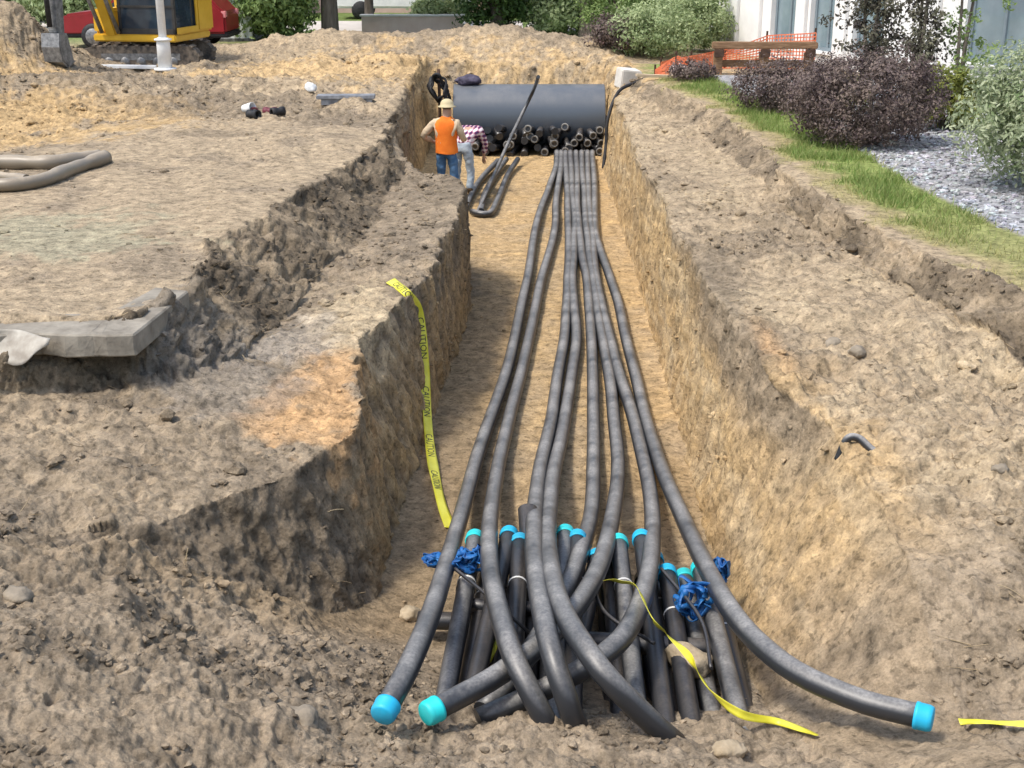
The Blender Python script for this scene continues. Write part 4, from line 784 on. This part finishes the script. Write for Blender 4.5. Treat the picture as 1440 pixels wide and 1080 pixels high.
# ------------------------------------------------------------------ pink-walled house and white van far behind
def far_house():
    e = empty('garden_wall_house', (-5.5, 52, GZ)); tag(e, 'low pale pink house far behind the soil berm', 'building')
    bm = bmesh.new(); box(bm, -5, 5.2, 0, 6, -.2, 2.9); link('wall', bm_mesh('wall', bm), noisy('pink_render', (.55, .38, .33), (.63, .46, .4), 3, .8, .2, .1), e)
    bm = bmesh.new(); prism(bm, [(-.4, 2.9), (3, 4.3), (6.4, 2.9)], -5.3, 5.5, 'x'); link('roof', bm_mesh('roof', bm), noisy('roof_tile', (.2, .09, .06), (.3, .14, .1), 8, .8, .2, .3), e)
    for x in (-3.6, -.9, 2.3):
        w = empty('window', (x, 0, 1.1)); w.parent = e
        bm = bmesh.new(); box(bm, -.5, .5, -.03, .02, -.5, .6); box(bm, -.6, .6, -.08, -.002, -.6, -.502); link('frame', bm_mesh('frame', bm), M['white_paint'], w); bm = bmesh.new(); box(bm, -.42, .42, -.04, -.032, -.42, .52); link('pane', bm_mesh('pane', bm), M['glass'], w)
far_house()
def van():
    e = empty('parked_van', (-3.9, 48.5, GZ)); tag(e, 'white van parked between the road and the pink house', 'van')
    bm = bmesh.new(); prism(bm, [(-2.4, .4), (-2.4, 1.2), (-1.7, 1.4), (-1.2, 2.1), (2.4, 2.15), (2.45, .4)], -.9, .9, 'y', .07); link('body', bm_mesh('body', bm), M['white_paint'], e)
    bm = bmesh.new(); prism(bm, [(-1.6, 1.42), (-1.15, 2.0), (-.4, 2.0), (-.4, 1.42)], -.91, -.9, 'y'); link('window', bm_mesh('window', bm), M['glass'], e)
    for x in (-1.5, 1.6):
        for y in (-.82, .82):
            w = lathe('wheel', [(0, -.1), (.3, -.1), (.34, -.05), (.34, .05), (.3, .1), (0, .1)], M['black'], e, 18); w.rotation_euler = (R(90), 0, 0); w.location = (x, y, .34)
van()
bm = bmesh.new(); box(bm, -60, 60, 41.2, 46.5, 1.6, GZ + .03); road = link('road', bm_mesh('road', bm), noisy('pale_road', (.46, .42, .38), (.56, .51, .46), 2, .9, .2, .2)); tag(road, kind='structure')
e = empty('garden_wall', (-2.7, 40.6, GZ)); tag(e, 'low pink garden wall behind the soil berm', 'wall')
bm = bmesh.new(); box(bm, -1.9, 1.2, 0, .2, -.2, .5); link('wall_face', bm_mesh('wall_face', bm), noisy('pink_wall', (.7, .53, .46), (.78, .62, .55), 3, .8, .2, .1), e)
bm = bmesh.new(); box(bm, -1.95, 1.25, -.05, .25, .501, .56, .01); link('coping', bm_mesh('coping', bm), M['render_white'], e)
# ------------------------------------------------------------------ timber barrier, orange net
def barrier():
    a, b = at(1003, 106, GZ), at(1142, 106, GZ); p = on_ground(a.x, a.y); e = empty('timber_barrier', p, math.atan2(b.y - a.y, b.x - a.x)); tag(e, 'brown timber barrier with three posts in front of the office', 'barrier'); L = (b - a).length
    for k, x in enumerate((.08, L * .5, L - .1)):
        bm = bmesh.new(); box(bm, x - .09, x + .09, -.09, .09, -.15, .44, .012); link('post', bm_mesh('post', bm), M['wood'], e)
        bm = bmesh.new(); box(bm, x - .1, x + .1, -.2, -.092, .36, .52, .012); link('bracket', bm_mesh('bracket', bm), M['dark_wood'], e)
    bm = bmesh.new(); box(bm, -.05, L + .05, -.14, .12, .522, .66, .015); link('top_rail', bm_mesh('top_rail', bm), M['wood'], e)
    bm = bmesh.new(); box(bm, .0, L, .092, .15, .14, .28, .01); link('lower_rail', bm_mesh('lower_rail', bm), M['wood'], e)
barrier()
M['orange_net'] = noisy('orange_net', (.62, .14, .06), (.72, .22, .11), 5, .55, .3, 0)
def net(pts, heights, label, seed):
    rn = np.random.default_rng(seed); p0 = on_ground(*pts[0]); e = empty('safety_fence', p0); tag(e, label, 'fence', 'orange safety netting')
    Q = np.array([list(on_ground(*p)) for p in pts]); hh = np.array(heights); L = np.r_[0, np.cumsum(np.linalg.norm(np.diff(Q, axis=0), axis=1))]; n = int(L[-1] / .07); s = np.linspace(0, L[-1], n)
    X = np.stack([np.interp(s, L, Q[:, k]) for k in range(3)], 1); H_ = np.interp(s, L, hh); rows_ = 11
    gx = X[:, None, :] + np.zeros((1, rows_, 1)); gx[..., 2] += H_[:, None] * np.linspace(.03, 1, rows_)[None]; gx[..., 1] += .05 * np.sin(s * 5)[:, None] * np.linspace(0, 1, rows_)[None] + rn.normal(0, .006, (n, rows_))
    V = []; F = []
    def strip(P, w):
        i0 = sum(len(v) for v in V); off = np.array(w); V.append(np.vstack([P - off, P + off])); k = np.arange(len(P) - 1); m = len(P); F.append(np.stack([i0 + k, i0 + k + 1, i0 + m + k + 1, i0 + m + k], 1))
    for r in range(rows_): strip(gx[:, r], (0, 0, .012))
    for c in range(n): strip(gx[c], (.010, 0, 0))
    o = link('net', np_mesh('net', np.vstack(V) - np.array(p0), np.vstack(F), False), M['orange_net'], e); m = o.modifiers.new('thickness', 'SOLIDIFY'); m.thickness = .004
    for q, h_ in zip(Q, hh):
        bm = bmesh.new(); box(bm, -.02, .02, .03, .07, -.2, h_ + .1, .004); link('post', bm_mesh('post', bm), M['dark_wood'], e, Vector(q) - p0)
net([(3.2, 28.2), (3.9, 28.6), (4.7, 29.0), (5.6, 29.0), (6.5, 28.3)], [.2, .3, .4, .7, .8], 'orange safety net behind the timber barrier', 1)
net([(2.95, 27.0), (3.35, 26.8), (3.9, 26.7)], [.14, .4, .25], 'slumped orange safety net left of the timber barrier', 2)
bm = bmesh.new(); box(bm, -.5, .5, -.07, .07, 0, .05, .005); o = link('plank', bm_mesh('plank', bm), M['pale_wood'], None, on_ground(2.95, 26.0, .04), (0, .05, .15)); tag(o, 'pale plank lying on the bank by the slumped orange net', 'plank')
lump('plastic_bag', on_ground(3.35, 26.3, .1), (.2, .15, .16), 9, noisy('pale_pink_plastic', (.6, .45, .42), (.72, .6, .56), 9, .4, .4, .4), 'crumpled pale pink plastic bag by the slumped orange net', 'bag', 3)
# ------------------------------------------------------------------ vegetation
def leaf_mesh(name, C_, Nrm, size, aspect, tint, rng):
    """one bent four-vertex leaf per centre"""
    n = len(C_); a = rng.normal(size=(n, 3)); T = a - Nrm * (a * Nrm).sum(1)[:, None]; T /= np.linalg.norm(T, axis=1)[:, None] + 1e-9; B = np.cross(Nrm, T)
    s = size * rng.uniform(.65, 1.35, n); l = s[:, None]; w = (s * aspect)[:, None]
    V = np.stack([C_ - T * l, C_ - B * w + Nrm * w * .3, C_ + T * l, C_ + B * w + Nrm * w * .3], 1).reshape(-1, 3)
    F = np.arange(n * 4).reshape(n, 4); me = np_mesh(name, V, F, False); vcol(me, 'tint', np.repeat(np.clip(tint, 0, 1), 4)[:, None] * np.ones(3)); return me
def clumps(rng, n_cl, per, ctr, rad, cl_r, shell=.55, flat=1.):
    """leaf positions in clumps spread through an ellipsoid, denser towards its outside"""
    d = rng.normal(size=(n_cl, 3)); d /= np.linalg.norm(d, axis=1)[:, None]; r = shell + (1 - shell) * rng.random(n_cl) ** .6; r *= 1 + rng.normal(0, .09, n_cl)
    cc = np.array(ctr) + d * r[:, None] * np.array(rad); q = rng.normal(size=(n_cl, per, 3)); q /= np.linalg.norm(q, axis=2)[..., None]; q *= rng.random((n_cl, per, 1)) ** .45
    rr_ = cl_r * rng.uniform(.6, 1.4, (n_cl, 1, 1)); P = (cc[:, None] + q * rr_ * np.array([1, 1, flat])).reshape(-1, 3)
    out = (d[:, None] * .6 + q * .7 + rng.normal(0, .45, q.shape)).reshape(-1, 3); out[:, 2] += .3; out /= np.linalg.norm(out, axis=1)[:, None]
    t = np.repeat(rng.uniform(0, 1, n_cl), per) * .55 + rng.random(len(P)) * .45
    return P, out, t
def shrub(name, base, rx, ry, h, n_cl, per, leaf, mat, label, seed, cat='shrub', group=None, aspect=.45, clr=.16, stems=7):
    rng = np.random.default_rng(seed); e = empty(name, base); tag(e, label, cat, group)
    P, N_, t = clumps(rng, n_cl, per, (0, 0, h * .5), (rx, ry, h * .5), clr, .5); k = P[:, 2] > .02
    link('foliage', leaf_mesh('foliage', P[k], N_[k], leaf, aspect, t[k], rng), mat, e)
    for s in range(stems):
        a = rng.uniform(0, 6.28); q = np.array([[.05 * math.cos(a), .05 * math.sin(a), -.1], [rx * .25 * math.cos(a), ry * .25 * math.sin(a), h * .3], [rx * .6 * math.cos(a + .3), ry * .6 * math.sin(a + .3), h * .72]])
        tube('stem', spline(q, 10), np.linspace(.025, .008, 10), M['bark'], e, 6, cap=False)
    return e
def tree(name, base, trunk_h, trunk_r, ctr_h, rad, n_cl, per, leaf, mat, label, seed, clr=.5, group=None, limbs=9, lean=(0, 0)):
    rng = np.random.default_rng(seed); e = empty(name, base); tag(e, label, 'tree', group)
    top = ctr_h + rad[2] * .5; q = [(0, 0, -.3), (lean[0] * .3, lean[1] * .3, trunk_h * .5), (lean[0], lean[1], trunk_h), (lean[0] * 1.2 + .1, lean[1] * 1.2, ctr_h), (lean[0] * 1.3, lean[1] * 1.3, top)]
    P = spline(q, 30); tr = tube('trunk', P, np.interp(np.linspace(0, 1, 30), [0, .06, .5, 1], [trunk_r * 1.45, trunk_r, trunk_r * .7, .03]), M['bark'], e, 12)
    for k in range(limbs):
        z = rng.uniform(trunk_h * .8, top * .9); a = rng.uniform(0, 6.28); c = np.array([np.interp(z, P[:, 2], P[:, i]) for i in range(3)]); L = rng.uniform(.55, .85)
        en = np.array([ctr_h * 0 + lean[0] + math.cos(a) * rad[0] * L, lean[1] + math.sin(a) * rad[1] * L, min(z + rad[2] * rng.uniform(.1, .5), ctr_h + rad[2] * .8)])
        tube('limb', spline([c, c * .5 + en * .5 + np.array([0, 0, .15]), en], 10), np.linspace(trunk_r * .4, .015, 10), M['bark'], e, 7, cap=False)
    Q, N_, t = clumps(rng, n_cl, per, (lean[0], lean[1], ctr_h), rad, clr, .35, .8); link('crown', leaf_mesh('crown', Q, N_, leaf, .5, t, rng), mat, e); return e
M['leaf_purple'] = leaf_material('purple_barberry_leaf', (.06, .038, .048), (.21, .135, .15), (.22, .17, .14), .25)
M['leaf_plum'] = leaf_material('plum_leaf', (.05, .035, .04), (.16, .12, .12), (.17, .17, .11), .25)
M['leaf_pale'] = leaf_material('pale_grey_green_leaf', (.13, .19, .07), (.40, .46, .26), (.52, .56, .38), .35)
M['leaf_mid'] = leaf_material('mid_green_leaf', (.07, .13, .03), (.22, .33, .09), (.34, .45, .17), .4)
M['leaf_dark'] = leaf_material('dark_green_leaf', (.03, .065, .02), (.09, .16, .045), (.14, .22, .07), .3)
M['leaf_light'] = leaf_material('light_green_leaf', (.14, .21, .07), (.36, .45, .2), (.5, .57, .32), .4)
M['leaf_yellow'] = leaf_material('yellow_green_leaf', (.09, .12, .02), (.22, .25, .04), (.3, .31, .07), .35)
G = lambda px, py: g(px, py)
shrub('barberry_shrub', on_ground(4.9, 18.0), 1.08, .9, 1.3, 520, 50, .026, M['leaf_purple'], 'large round purple barberry shrub on the gravel bed', 31, clr=.16, stems=9)
shrub('barberry_shrub', on_ground(4.6, 21.6), .98, .6, .85, 320, 44, .026, M['leaf_purple'], 'low purple barberry shrub in front of the timber barrier', 32, clr=.15)
shrub('barberry_shrub', on_ground(3.5, 25.4), .5, .4, .35, 70, 36, .03, M['leaf_purple'], 'small dark shrub at the corner of the bank near the plank', 33, clr=.13)
shrub('green_shrub', on_ground(5.5, 21.4), .4, .35, .55, 50, 40, .035, M['leaf_yellow'], 'small yellow-green shrub between the two barberry shrubs', 34, clr=.13)
shrub('green_shrub', on_ground(6.55, 19.6), .6, .5, .85, 120, 40, .04, M['leaf_yellow'], 'olive green shrub between the big barberry and the pale bush', 35, clr=.15)
shrub('pale_bush', on_ground(6.5, 14.6), 1.38, 1.05, 1.8, 800, 38, .038, M['leaf_pale'], 'tall pale silvery green bush growing from the gravel bed', 36, clr=.2, aspect=.36, stems=10)
def plum(base, label, seed, h, mat, n):
    rng = np.random.default_rng(seed); e = empty('plum_tree', base); tag(e, label, 'tree', 'dark leaved young trees by the office')
    V = []; NN = []; TT = []
    for k in range(3):
        a = rng.uniform(0, 6.28); q = spline([(.05 * k, 0, -.1), (.12 * math.cos(a), .12 * math.sin(a), h * .4), (.3 * math.cos(a), .3 * math.sin(a), h)], 20); tube('trunk', q, np.linspace(.045, .012, 20), M['bark'], e, 8)
        for j in range(n // 3):
            i = int(rng.uniform(4, 19)); c = q[i] + rng.normal(0, .2, 3) * np.array([1, 1, .7]); P, N_, t = clumps(rng, 1, 34, c, (.05, .05, .05), .16); V.append(P); NN.append(N_); TT.append(t)
    link('crown', leaf_mesh('crown', np.vstack(V), np.vstack(NN), .042, .5, np.concatenate(TT), rng), mat, e)
plum(on_ground(6.35, 23.6), 'dark purple young tree standing left of a similar one by the office', 41, 3.4, M['leaf_plum'], 190)
plum(on_ground(7.1, 23.0), 'dark purple young tree with bare lower stems by the office wall', 42, 3.4, M['leaf_plum'], 150)
plum(on_ground(7.75, 22.8), 'thin green-flecked young tree beside the office window', 43, 2.6, M['leaf_mid'], 42)
# trees and bushes behind the site
shrub('leafy_bush', g(385, 57), 1.35, 1.2, 4.2, 520, 40, .09, M['leaf_mid'], 'tall dense green bush behind the berm beside the container', 51, clr=.4, stems=6, cat='bush')
tree('shade_tree', g(465, 57), 2.2, .26, 4.7, (3.4, 2.6, 2.7), 420, 40, .1, M['leaf_mid'], 'broad green tree with a bare grey trunk behind the berm', 52, .55)
tree('shade_tree', g(520, 40), 1.9, .16, 4.2, (1.7, 1.5, 1.9), 220, 44, .12, M['leaf_mid'], 'green tree with low hanging crown before the pink house', 53, .5)
tree('spruce_tree', g(700, 50), .4, .25, 3.0, (1.5, 1.3, 3.2), 460, 46, .08, M['leaf_dark'], 'dark dense evergreen tree behind the vault berm', 54, .42)
tree('shade_tree', g(826, 52), 2.6, .27, 5.0, (2.8, 2.4, 2.4), 300, 40, .1, M['leaf_mid'], 'tree with thick grey trunk right of the dark evergreen', 55, .55)
for k, (px, py, rx, h, mt, lab) in enumerate(((618, 44, .8, 1.0, 'leaf_light', 'bright green bush left of the dark evergreen'), (790, 50, .9, 1.5, 'leaf_light', 'small bright green bush against the thick grey trunk'), (885, 62, 1.5, 2.4, 'leaf_mid', 'green bush right of the thick grey trunk'),
        (915, 84, 1.1, 1.15, 'leaf_light', 'light green mounded bush left of the timber barrier'), (965, 76, 1.15, 1.5, 'leaf_light', 'taller light green bush touching the office corner'), (870, 84, .7, .75, 'leaf_purple', 'brownish low bush at the right end of the berm'),
        (960, 30, 2.2, 3.4, 'leaf_mid', 'large green bush beyond the office corner'), (20, 30, 2.4, 2.4, 'leaf_dark', 'dark green bush behind the tall soil heap'), (110, 40, 1.7, 2.2, 'leaf_light', 'pale green bush behind the excavator bucket'), (240, 30, 2.2, 3.0, 'leaf_mid', 'green bush behind the excavator cab'), (340, 22, 2.0, 3.4, 'leaf_mid', 'green bush between the container and the road'), (745, 20, 2.0, 2.6, 'leaf_light', 'green bush across the road behind the evergreen'), (870, 12, 3.0, 3.6, 'leaf_mid', 'broad bush across the road behind the grey trunk'))):
    shrub('leafy_bush', g(px, py), rx, rx * .85, h, int(150 * rx * max(h, .8)) if rx < 1.3 else int(90 * rx * h) , 44, .045 if py > 60 else .075, M[mt], lab, 60 + k, clr=.22 if py > 60 else .34, cat='bush', stems=5)
# grass along the right bank, and weeds
def grass():
    rng = np.random.default_rng(77); w = (gs * (.15 + green_amt)) * cell * (Y_ > 7) * (Y_ < 26); w = w * np.clip(.5 + 1.6 * n_md + n_hi, .05, 1.5); idx = rng.choice(len(P1), 15000, p=w / w.sum()); P = P1[idx] + np.stack([rng.normal(0, .03, len(idx)), rng.normal(0, .05, len(idx)), np.full(len(idx), -.01)], 1)
    h_ = rng.uniform(.03, .12, len(idx)) * (.6 + .6 * green_amt[idx]); a = rng.uniform(0, 6.28, len(idx)); d = np.stack([np.cos(a), np.sin(a), 0 * a], 1); lean = rng.normal(0, .5, (len(idx), 3)) * np.array([1, 1, 0]) * h_[:, None]
    V = np.stack([P - d * .007, P + d * .007, P + lean + np.array([0, 0, 1]) * h_[:, None]], 1).reshape(-1, 3); me = np_mesh('grass_blades', V, np.arange(len(V)).reshape(-1, 3), False)
    t = np.clip(green_amt[idx] * .8 + rng.uniform(-.3, .3, len(idx)), 0, 1); vcol(me, 'tint', np.repeat(t, 3)[:, None] * np.ones(3))
    o = link('grass_blades', me, leaf_material('grass_blade', (.45, .38, .18), (.17, .27, .06), None, .35)); tag(o, 'green and dry grass strip along the top of the right bank', 'grass', kind='stuff')
grass()
def scraps():
    rng = np.random.default_rng(91); w = wgt * (zone != 4); idx = rng.choice(len(P1), 700, p=w / w.sum()); V = []; F = []; n0 = 0
    for i in idx:
        L_ = rng.uniform(.03, .13); a = rng.uniform(0, 6.28); t = np.linspace(-1, 1, 6); d = np.array([math.cos(a), math.sin(a), rng.normal(0, .25)]); s = np.array([-d[1], d[0], .6])
        P = P1[i] + np.array([0, 0, .012]) + t[:, None] * d * L_ + (t ** 2)[:, None] * s * L_ * rng.normal(0, .4); v, f = tube_arrays(P, np.linspace(.003, .0015, 6), 3); V.append(v); F.append(f + n0); n0 += len(v)
    o = link('root_scraps', np_mesh('root_scraps', np.vstack(V), np.vstack(F)), noisy('dry_root', (.2, .14, .08), (.45, .36, .22), 3, .9, .2, 0)); tag(o, 'dry root and straw scraps scattered over the dug soil', 'roots', kind='stuff')
scraps()
# ------------------------------------------------------------------ the two workers
FOLDS = bpy.data.textures.new('cloth_folds', 'CLOUDS'); FOLDS.noise_scale = .09; FOLDS.noise_depth = 2
def skin_mesh(name, pts, edges, radii, root, mat, parent, sub=2):
    me = bpy.data.meshes.new(name); names = list(pts); ix = {n: i for i, n in enumerate(names)}
    me.from_pydata([pts[n] for n in names], [(ix[a], ix[b]) for a, b in edges], []); me.update(); o = link(name, me, mat, parent)
    sk = o.modifiers.new('skin', 'SKIN'); sk.use_smooth_shade = True; lay = me.skin_vertices[0].data
    for n in names:
        r = radii[n]; lay[ix[n]].radius = r if isinstance(r, tuple) else (r, r); lay[ix[n]].use_root = (n == root)
    s = o.modifiers.new('sub', 'SUBSURF'); s.levels = sub; s.render_levels = sub
    if name in ('shirt', 'trousers', 'vest'):
        s2 = o.modifiers.new('sub2', 'SUBSURF'); s2.levels = 1; s2.render_levels = 1
        d = o.modifiers.new('folds', 'DISPLACE'); d.texture = FOLDS; d.strength = .035; d.mid_level = .5; d.texture_coords = 'LOCAL'
    if not me.materials: me.materials.append(mat)
    return o
M['skin'] = noisy('skin', (.45, .27, .19), (.5, .31, .22), 8, .6, .3, .05)
M['jeans'] = noisy('blue_jeans', (.05, .12, .24), (.11, .21, .36), 9, .9, .2, .4); M['pale_jeans'] = noisy('pale_jeans', (.32, .38, .44), (.46, .52, .56), 9, .9, .2, .4)
M['vest'] = noisy('orange_vest', (.75, .16, .02), (.85, .22, .03), 6, .8, .2, .4); M['cream'] = noisy('cream_shirt', (.5, .39, .26), (.6, .48, .34), 6, .9, .2, .4)
M['boot'] = noisy('work_boot', (.1, .06, .03), (.17, .11, .06), 8, .8, .2, .4); M['hat'] = noisy('tan_hat', (.44, .36, .2), (.52, .44, .27), 5, .6, .3, .1)
def plaid():
    m, nt, b = mat_base('plaid_shirt', .9, .2); tc = nnode(nt, 'ShaderNodeTexCoord'); L = nt.links; fac = []
    for ax in ('X', 'Z'):
        w = nnode(nt, 'ShaderNodeTexWave', Scale=4.); w.bands_direction = ax; L.new(tc.outputs['Object'], w.inputs[0]); fac.append(w)
    mx = nnode(nt, 'ShaderNodeMath', operation='ADD'); L.new(fac[0].outputs['Fac'], mx.inputs[0]); L.new(fac[1].outputs['Fac'], mx.inputs[1])
    r = nnode(nt, 'ShaderNodeValToRGB'); e = r.color_ramp.elements; e[0].position = .3; e[0].color = (.7, .62, .64, 1); e[1].position = .75; e[1].color = (.25, .04, .1, 1); x = e.new(.95); x.color = (.05, .03, .09, 1)
    half = nnode(nt, 'ShaderNodeMath', operation='MULTIPLY'); half.inputs[1].default_value = .55; L.new(mx.outputs[0], half.inputs[0]); L.new(half.outputs[0], r.inputs[0]); L.new(r.outputs[0], b.inputs['Base Color']); return m
M['plaid'] = plaid()
def person(base, rz, J, shirt, trousers, label, vest=False, hat=None):
    """J: joint positions, facing +Y; one continuous skinned body with clothing over it"""
    e = empty('person', base, rz); tag(e, label, 'person')
    E_ = [('pelvis', 'waist'), ('waist', 'chest'), ('chest', 'neck'), ('neck', 'jaw'), ('jaw', 'head'), ('head', 'crown'), ('jaw', 'chin')]
    for s in 'lr': E_ += [('pelvis', 'hip' + s), ('hip' + s, 'knee' + s), ('knee' + s, 'ankle' + s), ('ankle' + s, 'toe' + s), ('chest', 'sho' + s), ('sho' + s, 'elb' + s), ('elb' + s, 'wri' + s), ('wri' + s, 'palm' + s)]
    rad = dict(pelvis=(.12, .10), waist=(.125, .095), chest=(.14, .105), neck=.055, jaw=.07, head=(.08, .095), crown=.055, chin=.035)
    for s in 'lr':
        rad.update({'hip' + s: .085, 'knee' + s: .058, 'ankle' + s: .042, 'toe' + s: .038, 'sho' + s: .06, 'elb' + s: .042, 'wri' + s: .028, 'palm' + s: (.034, .02)})
        w = Vector(J['wri' + s]); p = Vector(J['palm' + s]); d = (p - w).normalized(); sd = d.cross(Vector((0, 0, 1)) if abs(d.z) < .8 else Vector((0, 1, 0))).normalized()
        for k, (o_, ln_) in enumerate(((-.03, .065), (-.01, .08), (.01, .075), (.03, .058))):
            a = p + d * .03 + sd * o_; b2 = a + d * ln_ * .55 + Vector((0, .01, 0)); c = b2 + d * ln_ * .4 + Vector((0, .025, -.01)); nm = 'f%d%s' % (k, s)
            J[nm + 'a'], J[nm + 'b'], J[nm + 'c'] = tuple(a), tuple(b2), tuple(c); E_ += [('palm' + s, nm + 'a'), (nm + 'a', nm + 'b'), (nm + 'b', nm + 'c')]; rad.update({nm + 'a': .010, nm + 'b': .009, nm + 'c': .007})
        a = w * .5 + p * .5 + sd * .035; b2 = a + d * .03 + sd * .03; J['t' + s + 'a'], J['t' + s + 'b'] = tuple(a), tuple(b2); E_ += [('palm' + s, 't' + s + 'a'), ('t' + s + 'a', 't' + s + 'b')]; rad.update({'t' + s + 'a': .012, 't' + s + 'b': .009})
    skin_mesh('body', J, E_, rad, 'pelvis', M['skin'], e)
    T = ['pelvis', 'waist2'] + [n + s for s in 'lr' for n in ('hip', 'knee', 'ankle')]; J2 = dict(J); J2['waist2'] = tuple(Vector(J['pelvis']).lerp(Vector(J['waist']), .6))
    skin_mesh('trousers', {n: J2[n] for n in T}, [('pelvis', 'waist2')] + [x for s in 'lr' for x in (('pelvis', 'hip' + s), ('hip' + s, 'knee' + s), ('knee' + s, 'ankle' + s))],
              {**{'pelvis': (.16, .13), 'waist2': (.165, .125)}, **{n + s: r for s in 'lr' for n, r in (('hip', .108), ('knee', .08), ('ankle', .072))}}, 'pelvis', trousers, e)
    S = ['waist', 'chest', 'neck2', 'low'] + [n + s for s in 'lr' for n in ('sho', 'elb', 'cuff')]; J2['neck2'] = tuple(Vector(J['chest']).lerp(Vector(J['neck']), .75)); J2['low'] = tuple(Vector(J['pelvis']).lerp(Vector(J['waist']), -.35))
    for s in 'lr': J2['cuff' + s] = tuple(Vector(J['elb' + s]).lerp(Vector(J['wri' + s]), .85))
    skin_mesh('shirt', {n: J2[n] for n in S}, [('low', 'waist'), ('waist', 'chest'), ('chest', 'neck2')] + [x for s in 'lr' for x in (('chest', 'sho' + s), ('sho' + s, 'elb' + s), ('elb' + s, 'cuff' + s))],
              {**{'low': (.185, .15), 'waist': (.17, .14), 'chest': (.175, .135), 'neck2': .075}, **{n + s: r for s in 'lr' for n, r in (('sho', .085), ('elb', .065), ('cuff', .048))}}, 'chest', shirt, e)
    if vest:
        bm = bmesh.new(); rings = []; rv = np.random.default_rng(2)
        for z, a_, b_ in ((.9, .2, .155), (.96, .2, .155), (1.05, .192, .15), (1.15, .192, .148), (1.25, .205, .152), (1.34, .222, .155), (1.41, .225, .14), (1.46, .19, .115), (1.5, .115, .09), (1.53, .085, .08)):
            rings.append([bm.verts.new((a_ * math.cos(t) * (1 + .03 * math.sin(5 * t + z * 20)), b_ * math.sin(t) * (1 + .05 * math.sin(4 * t + z * 31)) + .01, z + .008 * math.sin(3 * t + z * 9))) for t in np.linspace(0, 2 * math.pi, 28, endpoint=False)])
        for A_, B_ in zip(rings, rings[1:]):
            for k in range(28): bm.faces.new((A_[k], A_[(k + 1) % 28], B_[(k + 1) % 28], B_[k]))
        link('vest', bm_mesh('vest', bm, True), M['vest'], e)
    for s in 'lr':
        a, t = Vector(J['ankle' + s]), Vector(J['toe' + s]); skin_mesh('boot', {'a': tuple(a + Vector((0, 0, .1))), 'b': tuple(a + Vector((0, -.02, -.03))), 'c': tuple(t)}, [('a', 'b'), ('b', 'c')], {'a': .058, 'b': .06, 'c': (.048, .04)}, 'b', M['boot'], e)
    hd = Vector(J['head']); up = (Vector(J['crown']) - Vector(J['jaw'])).normalized()
    skin_mesh('hair', {'a': tuple(hd + Vector((0, -.03, -.02))), 'b': tuple(hd + up * .05 + Vector((0, -.015, 0)))}, [('a', 'b')], {'a': .088, 'b': .09}, 'a', M['dark_wood'], e)
    if hat: lathe('hat', [(.155, .0), (.16, .012), (.118, .02), (.112, .07), (.085, .115), (.04, .135), (0, .14)], hat, e, 24, along(hd + up * .035, hd + up * 1.))
J1 = dict(pelvis=(0, 0, .95), waist=(0, .0, 1.1), chest=(0, .0, 1.33), neck=(0, .02, 1.5), jaw=(.01, .04, 1.58), head=(.01, .045, 1.65), crown=(.01, .04, 1.72), chin=(.015, .12, 1.56),
          hipl=(-.1, 0, .9), kneel=(-.12, .06, .5), anklel=(-.13, 0, .1), toel=(-.15, .15, .04), hipr=(.1, 0, .9), kneer=(.13, .04, .5), ankler=(.15, -.03, .1), toer=(.18, .12, .04),
          shol=(-.2, .0, 1.42), elbl=(-.42, -.03, 1.18), wril=(-.3, .18, 1.06), palml=(-.24, .24, 1.04), shor=(.2, .0, 1.42), elbr=(.29, .06, 1.15), wrir=(.24, .3, 1.1), palmr=(.22, .38, 1.1))
wp = at(629, 287, 0); person((wp.x, wp.y, ground_z(wp.x, wp.y)), R(-14), J1, M['cream'], M['jeans'], 'worker in orange vest and blue jeans standing with elbow out', True, M['hat'])
J2_ = dict(pelvis=(0, 0, .92), waist=(0, .12, 1.03), chest=(0, .32, 1.14), neck=(0, .47, 1.17), jaw=(0, .55, 1.16), head=(0, .6, 1.12), crown=(0, .67, 1.08), chin=(0, .58, 1.04),
           hipl=(-.1, 0, .87), kneel=(-.13, .05, .48), anklel=(-.14, -.03, .1), toel=(-.16, .12, .04), hipr=(.1, 0, .87), kneer=(.13, .07, .48), ankler=(.14, 0, .1), toer=(.16, .15, .04),
           shol=(-.2, .38, 1.15), elbl=(-.24, .48, .88), wril=(-.16, .6, .68), palml=(-.15, .63, .6), shor=(.2, .38, 1.15), elbr=(.25, .5, .88), wrir=(.17, .62, .68), palmr=(.16, .65, .6))
wp = at(651, 276, 0); person((wp.x, wp.y, ground_z(wp.x, wp.y)), R(-20), J2_, M['plaid'], M['pale_jeans'], 'worker in plaid shirt and pale jeans bending forward')
